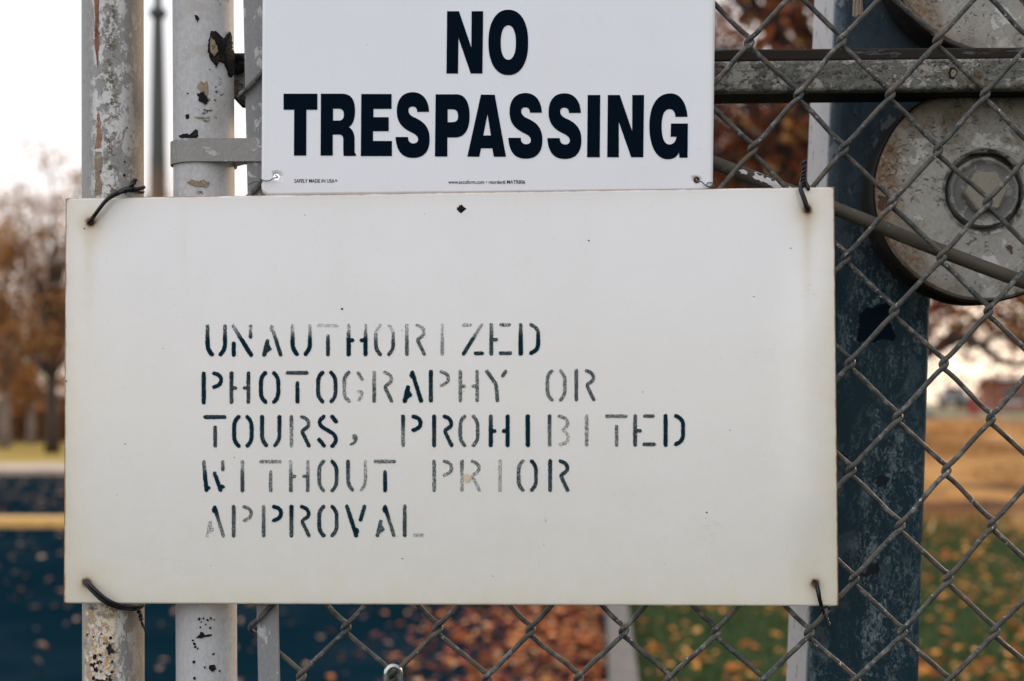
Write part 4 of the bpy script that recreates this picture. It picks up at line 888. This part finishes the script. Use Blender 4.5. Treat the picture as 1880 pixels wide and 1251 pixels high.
# ---- large stencilled sign
DL = 1.120
root_l = thing('large_sign', at(830, 1112, DL), 'large white metal sign with faded stencilled navy words and rusty corner holes', 'sign')
HOLES = [(165, 408, 4.2), (1483, 385, 4.5), (158, 1070, 4.2), (1497, 1071, 4.2)]
QL = [(120.5, 364.5), (1531.5, 343.5), (1539.5, 1113), (117, 1108)]
def st_big(x, y):
    v = (y - 355) / 757; xl = lerp2(120.5, 117, v); xr = lerp2(1531.5, 1539.5, v); u = (x - 117) / 1420
    yt = lerp2(364.5, 343.5, u); ybm = lerp2(1108, 1113, u)
    el, er, et, eb = x - xl, xr - x, y - yt, ybm - y; e = min(el, er, et, eb)
    yl = .10 + .26 * sst(380, 760, y) * 1.0 + .50 * math.exp(-max(0, min(el, er)) / 46) + .30 * math.exp(-max(0, et) / 30) + .42 * math.exp(-max(0, eb) / 90) + .10 * v
    r = .80 * math.exp(-max(0, el) / 3.4) + .78 * math.exp(-max(0, er) / 3.0) + .70 * math.exp(-max(0, et) / 2.6) + .42 * math.exp(-max(0, eb) / 2.4)
    for (hx, hy, hr) in HOLES[:4]:
        d_ = math.hypot(x - hx, y - hy); r = max(r, .95 * math.exp(-max(0, d_ - hr) / 7.5)); yl += 1.0 * math.exp(-max(0, d_ - hr) / 20)
    for (hx, hy, ln, a) in ((163, 408, 95, .7), (1481, 385, 120, .6), (1499, 1071, 30, .5), (177, 408, 40, .3)):
        if y > hy - 4: yl += a * math.exp(-((x - hx) / 11) ** 2) * math.exp(-(y - hy) / ln)
    yl += .18 * math.exp(-((x - 338) / 7) ** 2) * sst(365, 380, y) * (1 - sst(440, 560, y))
    dk = 0
    for (hx, hy, hr) in HOLES:
        d_ = math.hypot(x - hx, y - hy); dk = max(dk, .9 if d_ < hr + 1.0 else 0)
    d_ = abs(x - 846.5) / 10 + abs(y - 384) / 7.5; dk = max(dk, 1.0 if d_ < 1 else 0)
    for (sx, sy, sr) in ((858, 877, 8.5),):
        d_ = math.hypot((x - sx), (y - sy) * 1.1); yl += 1.0 * max(0, 1 - (d_ / sr) ** 2)
    sn = .22 * math.exp(-max(0, el) / 9) + .26 * math.exp(-max(0, er) / 10) + .12 * math.exp(-max(0, et) / 7) + .10 * math.exp(-max(0, eb) / 9)
    for (hx, hy, hr) in HOLES[:4]:
        sn += .75 * math.exp(-max(0, math.hypot(x - hx, y - hy) - hr) / 8.5)
    for (hx, hy, ln, a, w_) in ((164, 410, 70, .22, 10), (178, 405, 40, .12, 8), (1482, 388, 80, .30, 8), (1486, 388, 45, .22, 12), (1500, 1073, 28, .28, 9), (1507, 1100, 20, .2, 10)):
        if y > hy: sn += a * math.exp(-((x - hx) / w_) ** 2) * math.exp(-(y - hy) / ln)
    for (ax_, ay_, bx_, by_, a) in ((165, 415, 205, 372, .30), (160, 1078, 205, 1112, .30)):     # grime along the tie wires
        t = max(0, min(1, ((x-ax_)*(bx_-ax_) + (y-ay_)*(by_-ay_)) / ((bx_-ax_)**2 + (by_-ay_)**2))); sn += a * math.exp(-math.hypot(x-ax_-t*(bx_-ax_), y-ay_-t*(by_-ay_)) / 7)
    return min(1, yl), min(1, r), dk, min(.9, sn)
panel(QL, DL, 400, 212, HOLES, .0014, [M['panel_big'], M['edge_rust']], root_l, st_big, warp=lambda x, y: -.0034 * math.exp(-((x - 1484) / 42) ** 2) * sst(430, 640, y) * (1 - sst(900, 1080, y)))
# pinhead spots of dirt or rust on the face
for (a, b, r_) in ((628,567.5,2.3),(1081,442,1.5),(1297.5,941,1.6),(739,1026,1.3),(738,607,1.0),(1002,957,1.1),(122,700,1.6),(1452,456,1.2),(155,420,1.6),(560,395,1.0),(1384,545,1.1),(430,840,1.0),(1180,720,1.0),(300,640,.9),(230,815,1.2),(1340,790,1.0),(905,1058,.9)):
    m = MB(); c = at(a, b, DL - .0002); k = r_ / F * DL; m.add([c + Vector((math.cos(t) * k, -.0001, math.sin(t) * k * .85)) for t in [i * .785 for i in range(8)]] + [c + Vector((0, -.0004, 0))], [(i, (i+1) % 8, 8) for i in range(8)])
    m.build('dirt_spot', M['rust_and_shade'], root_l)
m = MB(); rnd = random.Random(2); zz = [(837,385),(842,380),(847,376),(851,380),(857,384),(851,388),(847,392),(842,388)]
m.add([at(a + rnd.gauss(0, .5), b + rnd.gauss(0, .5), DL - .0003) for a, b in zz] + [at(847, 384, DL - .0014)], [(i, (i+1) % 8, 8) for i in range(8)]); m.build('hole_patch', M['rust_and_shade'], root_l)  # black diamond added for the dark inside of a bolt hole
tan = NT('tan_paint_chip'); tm = tan.fin(tan.mix(tan.noise(250, 4), (0.50, 0.36, 0.22), (0.66, 0.55, 0.42)), .8)
m = MB(); rnd = random.Random(9); ring = []
for k in range(20):
    t = 2 * math.pi * k / 20; rr_ = (8.0 if math.sin(t) < .6 else 9.5) * rnd.uniform(.72, 1.05); ring.append(at(858 + rr_ * math.cos(t), 877 + rr_ * math.sin(t), DL - .0008))
m.add(ring + [at(858, 877, DL - .0009)], [(k, (k+1) % 20, 20) for k in range(20)]); m.build('stain_spot', tm, root_l)

# stencil glyphs: strokes on a 32 x 53 pixel centre line grid; ('b', x, y, r) is a blob
G = {
 'U': [[(0,0),(0,36),(2,44),(8,52)], [(32,0),(32,36),(30,44),(24,52)]],
 'N': [[(0,0),(33,53)], [(1,32),(1,53)], [(32,0),(32,20)]],
 'A': [[(0,53),(6,28)], [(3,47),(10,42)], [(6,35),(9,41)], [(14,1),(30,53)], [(14,1),(11,10),(15,8)]],
 'T': [[(0,0),(35,0)], [(18,19),(18,53)]],
 'H': [[(0,0),(0,53)], [(0,27),(7,27)], [(31,0),(31,53)], [(31,27),(24,27)]],
 'O': [[(8,0),(2,6),(0,13),(0,39),(2,46),(8,53)], [(24,0),(30,7),(32,14),(32,39),(30,46),(24,53)]],
 'R': [[(0,0),(0,53)], [(19,0),(27,3),(32,10),(31,18),(19,26),(32,53)]],
 'I': [[(0,0),(0,53)]],
 'Z': [[(2,0),(14,0)], [(35,0),(2,53)], [(24,52),(36,52)]],
 'E': [[(0,0),(0,53)], [(0,27),(9,27)], [(18,0),(33,0)], [(17,52),(35,52)]],
 'D': [[(0,0),(0,53)], [(19,0),(27,4),(32,11),(32,39),(28,47),(19,52)]],
 'P': [[(0,0),(0,53)], [(19,0),(27,2),(32,8),(32,17),(27,22),(19,25)]],
 'G': [[(8,0),(2,6),(0,13),(0,39),(2,46),(9,53)], [(26,1),(33,13)], [(26,35),(33,35),(33,42),(27,51)]],
 'S': [[(24,0),(31,9)], [(8,0),(1,6),(0,12),(4,18),(14,24),(26,31),(31,38),(31,45),(24,54)], [(0,42),(9,53)]],
 'B': [[(0,0),(0,53)], [(18,0),(30,4),(34,12),(31,20),(23,25),(32,31),(35,40),(31,48),(20,52)]],
 'Y': [[(0,0),(17,24),(19,53)], [(34,0),(29,8)]],
 'W': [[(0,0),(5,52)], [(4,45),(9,48)], [(20,21),(31,52)], [(29,46),(35,46)], [(35,0),(35,14)]],
 'V': [[(0,0),(17,53)], [(14,42),(20,42),(17,50)], [(32,0),(25,24)]],
 'L': [[(0,0),(0,53)], [(18,53),(33,53)]],
 ',': [[(0,-1),(1,1)], [(3,3),(1,8),(-3,11),(-7,13)], [(4,0),(3,7),(-2,11)]],
}
W9 = 4.75
def stroke(m, pts, hw, op0, op1, ytop, ybot, dlay):
    """soft-edged ribbon: d = 0 on the centre line, 1 at the rim; op = paint density"""
    P = []       # resample
    for a, b in zip(pts, pts[1:]):
        n_ = max(1, int(math.hypot(b[0]-a[0], b[1]-a[1]) / 2.5))
        for k in range(n_): P.append((lerp2(a[0], b[0], k / n_), lerp2(a[1], b[1], k / n_)))
    P.append(pts[-1])
    for _ in range(2): P = [P[0]] + [((P[i-1][0] + 2*P[i][0] + P[i+1][0]) / 4, (P[i-1][1] + 2*P[i][1] + P[i+1][1]) / 4) for i in range(1, len(P)-1)] + [P[-1]]
    b0 = len(m.v); D_ = DL - .00025 - dlay; dat = m.at.setdefault('d', []); oat = m.at.setdefault('op', [])
    def put(x, y, d_):
        m.v.append(at(x, y, D_)); dat.append(d_); t = min(1, max(0, (y - ytop) / (ybot - ytop))); oat.append(lerp2(op0, op1, sst(.08, .62, t)))
        return len(m.v) - 1
    rows = []
    for i, (x, y) in enumerate(P):
        a = P[max(0, i-1)]; b = P[min(len(P)-1, i+1)]; tx, ty = b[0]-a[0], b[1]-a[1]; l = math.hypot(tx, ty) or 1; nx, ny = -ty / l, tx / l
        rows.append((put(x - nx*hw, y - ny*hw, 1), put(x, y, 0), put(x + nx*hw, y + ny*hw, 1), nx, ny))
    for r0, r1 in zip(rows, rows[1:]): m.f += [(r0[0], r0[1], r1[1], r1[0]), (r0[1], r0[2], r1[2], r1[1])]
    for (e, s) in ((0, -1), (-1, 1)):       # round ends
        r = rows[e]; x, y = P[e]; nx, ny = r[3], r[4]; tx, ty = ny * s, -nx * s; prev = r[0]
        for k in range(1, 6):
            a = math.pi * k / 6; c_, s_ = -math.cos(a), math.sin(a); cur = put(x + (nx*c_ + tx*s_) * hw, y + (ny*c_ + ty*s_) * hw, 1); m.f.append((prev, cur, r[1])); prev = cur
        m.f.append((prev, r[2], r[1]))
lines = [
 (599, 596.5, 381, 956, [('U',381,6,10),('N',428,4,10),('A',485,3,8),('U',537,3,10),('T',584,2,8),('H',640,3,10),('O',690,2,7),('R',747,3,6),('I',812,2,4),('Z',849,3,8),('E',902,5,7),('D',956,6,10)]),
 (686, 681, 374, 1058, [('P',374,9,9),('H',425,8,7),('O',479,9,9),('T',528,7,9),('O',584,9,8),('G',632,6,4),('R',687,4,6),('A',743,9,10),('P',791,9,8),('H',845,5,5),('Y',894,6,6),('O',1005,5,5),('R',1058,6,6)]),
 (766, 764, 376, 1222, [('T',377,8,7),('O',430,9,9),('U',481,9,8),('R',535,6,8),('S',586,9,9),(',',651,5,6),('P',740,8,6),('R',797,9,8),('O',845,6,6),('H',901,7,9),('I',969,10,10),('B',1009,7,5),('I',1077,4,4),('T',1114,5,5),('E',1166,6,7),('D',1222,9,9)]),
 (848, 847, 374, 1010, [('W',374,5,9),('I',445,4,7),('T',479,4,5),('H',534,3,6),('O',586,6,6),('U',639,7,6),('T',689,5,9),('P',797,5,5),('R',848,5,3),('I',918,3,3),('O',952,5,6),('R',1010,8,7)]),
 (931, 930, 380, 743, [('A',380,9,3),('P',429,7,6),('P',484,5,6),('R',535,9,7),('O',586,7,8),('V',637,8,9),('A',693,9,6),('L',743,6,7)]),
]
for (ya, yb2, xa, xb, gl) in lines:
    cnt = 0
    for (ch, x, o0, o1) in gl:
        m = MB()
        y = lerp2(ya, yb2, (x - xa) / (xb - xa)); hgt = 53
        if ch == ',': y += 38
        if ch == 'A' and x == 380: o0, o1 = 9, 5
        for si, stp in enumerate(G[ch]):
            k = 1.0; e0, e1 = o0 / 10, o1 / 10
            if ch == 'A' and x == 380 and si < 3: e0 = e1 = .25
            if ch == 'L' and si == 1: e0 = e1 = .28
            if ch in 'GB' and si >= 1 and o1 <= 5: e0 = min(e0, .45); e1 = .3
            if ch == 'O' and si == 1 and ya > 840 and x in (586, 952): e0, e1 = .85, .7
            if ch == 'U' and si == 1 and x == 639: e0, e1 = .25, .4
            if ch == 'R' and si == 0 and x == 535 and ya < 800: e0, e1 = .6, .4
            if ch == 'P' and si == 0 and x == 740: e0, e1 = .8, .5
            if ch == 'P' and si == 1 and x in (740, 484): e0, e1 = 1, .9
            if ch == 'P' and si == 1 and x in (429, 791, 797): e0, e1 = .5, .4
            if ch == 'H' and si >= 2 and x == 901: e0, e1 = .95, 1
            hw = W9 * (1.55 if ch == ',' and si == 0 else .7 if ch == ',' else 1) * (.95 if si else 1)
            stroke(m, [(x + a, y + b) for a, b in stp], hw, e0, e1, y, y + hgt, cnt * .0000022); cnt += 1
        m.build('stencil_letter', M['stencil'], root_l, auto=False)

# ================================================================= WIRE TIES
def smooth(pts, k=6):
    P = [Vector(p) for p in pts]; out = []
    for i in range(len(P) - 1):
        p0 = P[max(0, i-1)]; p1 = P[i]; p2 = P[i+1]; p3 = P[min(len(P)-1, i+2)]
        for j in range(k):
            t = j / k; out.append(.5 * ((2*p1) + (p2-p0)*t + (2*p0-5*p1+4*p2-p3)*t*t + (3*p1-p0-3*p2+p3)*t**3))
    out.append(P[-1]); return out
def twist(m, pts, r, rad, turns):
    c = smooth(pts, 12); n_ = len(c)
    for ph in (0, math.pi):
        q_ = []
        for i, p in enumerate(c):
            t = (c[min(n_-1, i+1)] - c[max(0, i-1)]).normalized(); u = t.cross(Vector((0, 1, 0))); u = u.normalized() if u.length > .1 else Vector((1, 0, 0)); w = t.cross(u)
            a = ph + turns * 2 * math.pi * i / n_; q_.append(p + (u * math.cos(a) + w * math.sin(a)) * rad)
        m.tube(q_, r, 8)
def tie(name, label, paths, r, mat, tw=()):
    m = MB()
    for p in paths: m.tube(smooth([at(*a) for a in p]), r, 10)
    for (p, r2, rad, turns) in tw: twist(m, [at(*a) for a in p], r2, rad, turns)
    o = m.build(name, mat, origin=at(*paths[0][0]), auto=False); return tag(o, label, 'wire tie', 'black wires tying the large sign' if mat is M['blackwire'] else 'thin wires tying the upper sign')
r4 = 3.6 / F * 1.12
tie('wire_tie', 'black wire from the top left hole of the large sign up over its edge', [
   [(165,408,1.127),(163,409,1.117),(172,398,1.1145),(190,374,1.1135),(206,361,1.114),(226,352,1.116),(240,349,1.120),(255,347,1.123),(264,344,1.130)],
   [(166,405,1.127),(167,404,1.118),(177,391,1.1125),(194,369,1.112),(209,357,1.113),(225,349,1.117),(238,344,1.119),(243,334,1.121)],
   [(232,350,1.121),(262,352,1.150),(240,362,1.188),(180,370,1.188),(148,385,1.155),(150,400,1.128),(165,410,1.124)]], r4, M['blackwire'],
   [([(228,352,1.116),(240,345,1.117),(245,336,1.118),(248,331,1.12)], 3.0/F*1.12, 2.0/F*1.12, 1.5)])
tie('wire_tie', 'black wire at the top right hole of the large sign, twisted above its edge', [
   [(1484,385,1.127),(1484,386,1.116),(1480,372,1.1145),(1472,350,1.1145),(1470,340,1.120),(1472,330,1.125),(1476,320,1.127)],
   [(1482,386,1.127),(1481,384,1.115),(1475,366,1.113),(1469,346,1.1145),(1474,332,1.122)],
   [(1472,335,1.121),(1478,332,1.121),(1484,347,1.118),(1483,341,1.125)]], 3.2/F*1.12, M['blackwire'],
   [([(1471,344,1.119),(1474,330,1.119),(1476,315,1.120),(1477,296,1.122)], 2.3/F*1.12, 2.4/F*1.12, 3.5)])
tie('wire_tie', 'black wire from the lower left hole of the large sign round the leftmost post', [
   [(157,1070,1.127),(156,1069,1.116),(168,1084,1.1135),(186,1101,1.112),(203,1111,1.1145),(222,1117,1.121),(243,1119,1.123),(258,1115,1.132),(264,1110,1.150)],
   [(159,1068,1.127),(160,1067,1.117),(173,1081,1.1115),(191,1097,1.1105),(208,1107,1.1125),(228,1113,1.119),(250,1115,1.125),(262,1111,1.136)],
   [(264,1108,1.150),(240,1095,1.190),(180,1085,1.190),(148,1080,1.155),(150,1075,1.130),(157,1070,1.124)]], 3.3/F*1.12, M['blackwire'],
   [([(252,1118,1.124),(257,1128,1.126),(259,1138,1.126)], 2.2/F*1.12, 2.0/F*1.12, 1.5), ([(258,1136,1.126),(262,1148,1.128),(268,1161,1.128)], 1.2/F*1.12, 1.2/F*1.12, 1)])
tie('wire_tie', 'doubled black wire at the lower right hole of the large sign', [
   [(1496,1071,1.127),(1495,1070,1.117),(1499,1082,1.1145),(1503,1100,1.1145),(1507,1114,1.118),(1511,1122,1.123)],
   [(1499,1070,1.127),(1500,1069,1.116),(1504,1084,1.1135),(1507,1102,1.1145),(1510,1114,1.118),(1513,1124,1.122)],
   [(1506,1116,1.119),(1518,1114,1.120),(1522,1118,1.130),(1510,1122,1.138),(1504,1118,1.126)]], 2.0/F*1.12, M['blackwire'],
   [([(1508,1112,1.117),(1513,1126,1.120),(1518,1137,1.121),(1523,1150,1.121)], 1.7/F*1.12, 1.9/F*1.12, 3)])
tie('wire_tie', 'thin wire through the lower left hole of the upper sign', [
   [(506,322,1.133),(510,326,1.123),(504,327,1.1205),(494,332,1.1205),(484,332,1.1205),(478,328,1.122),(480,334,1.124),(470,333,1.126),(456,339,1.127)]], 1.1/F*1.12, M['thinwire'])
tie('wire_tie', 'thin curled wire through the lower right hole of the upper sign', [
   [(1278,329,1.133),(1281,333,1.122),(1288,334,1.1205),(1296,341,1.1200),(1304,343,1.1205),(1309,337,1.122),(1300,336,1.1215),(1298,341,1.1205),(1306,345,1.122),(1312,341,1.127)]], 1.2/F*1.12, M['thinwire'])

S.render.engine = 'CYCLES'
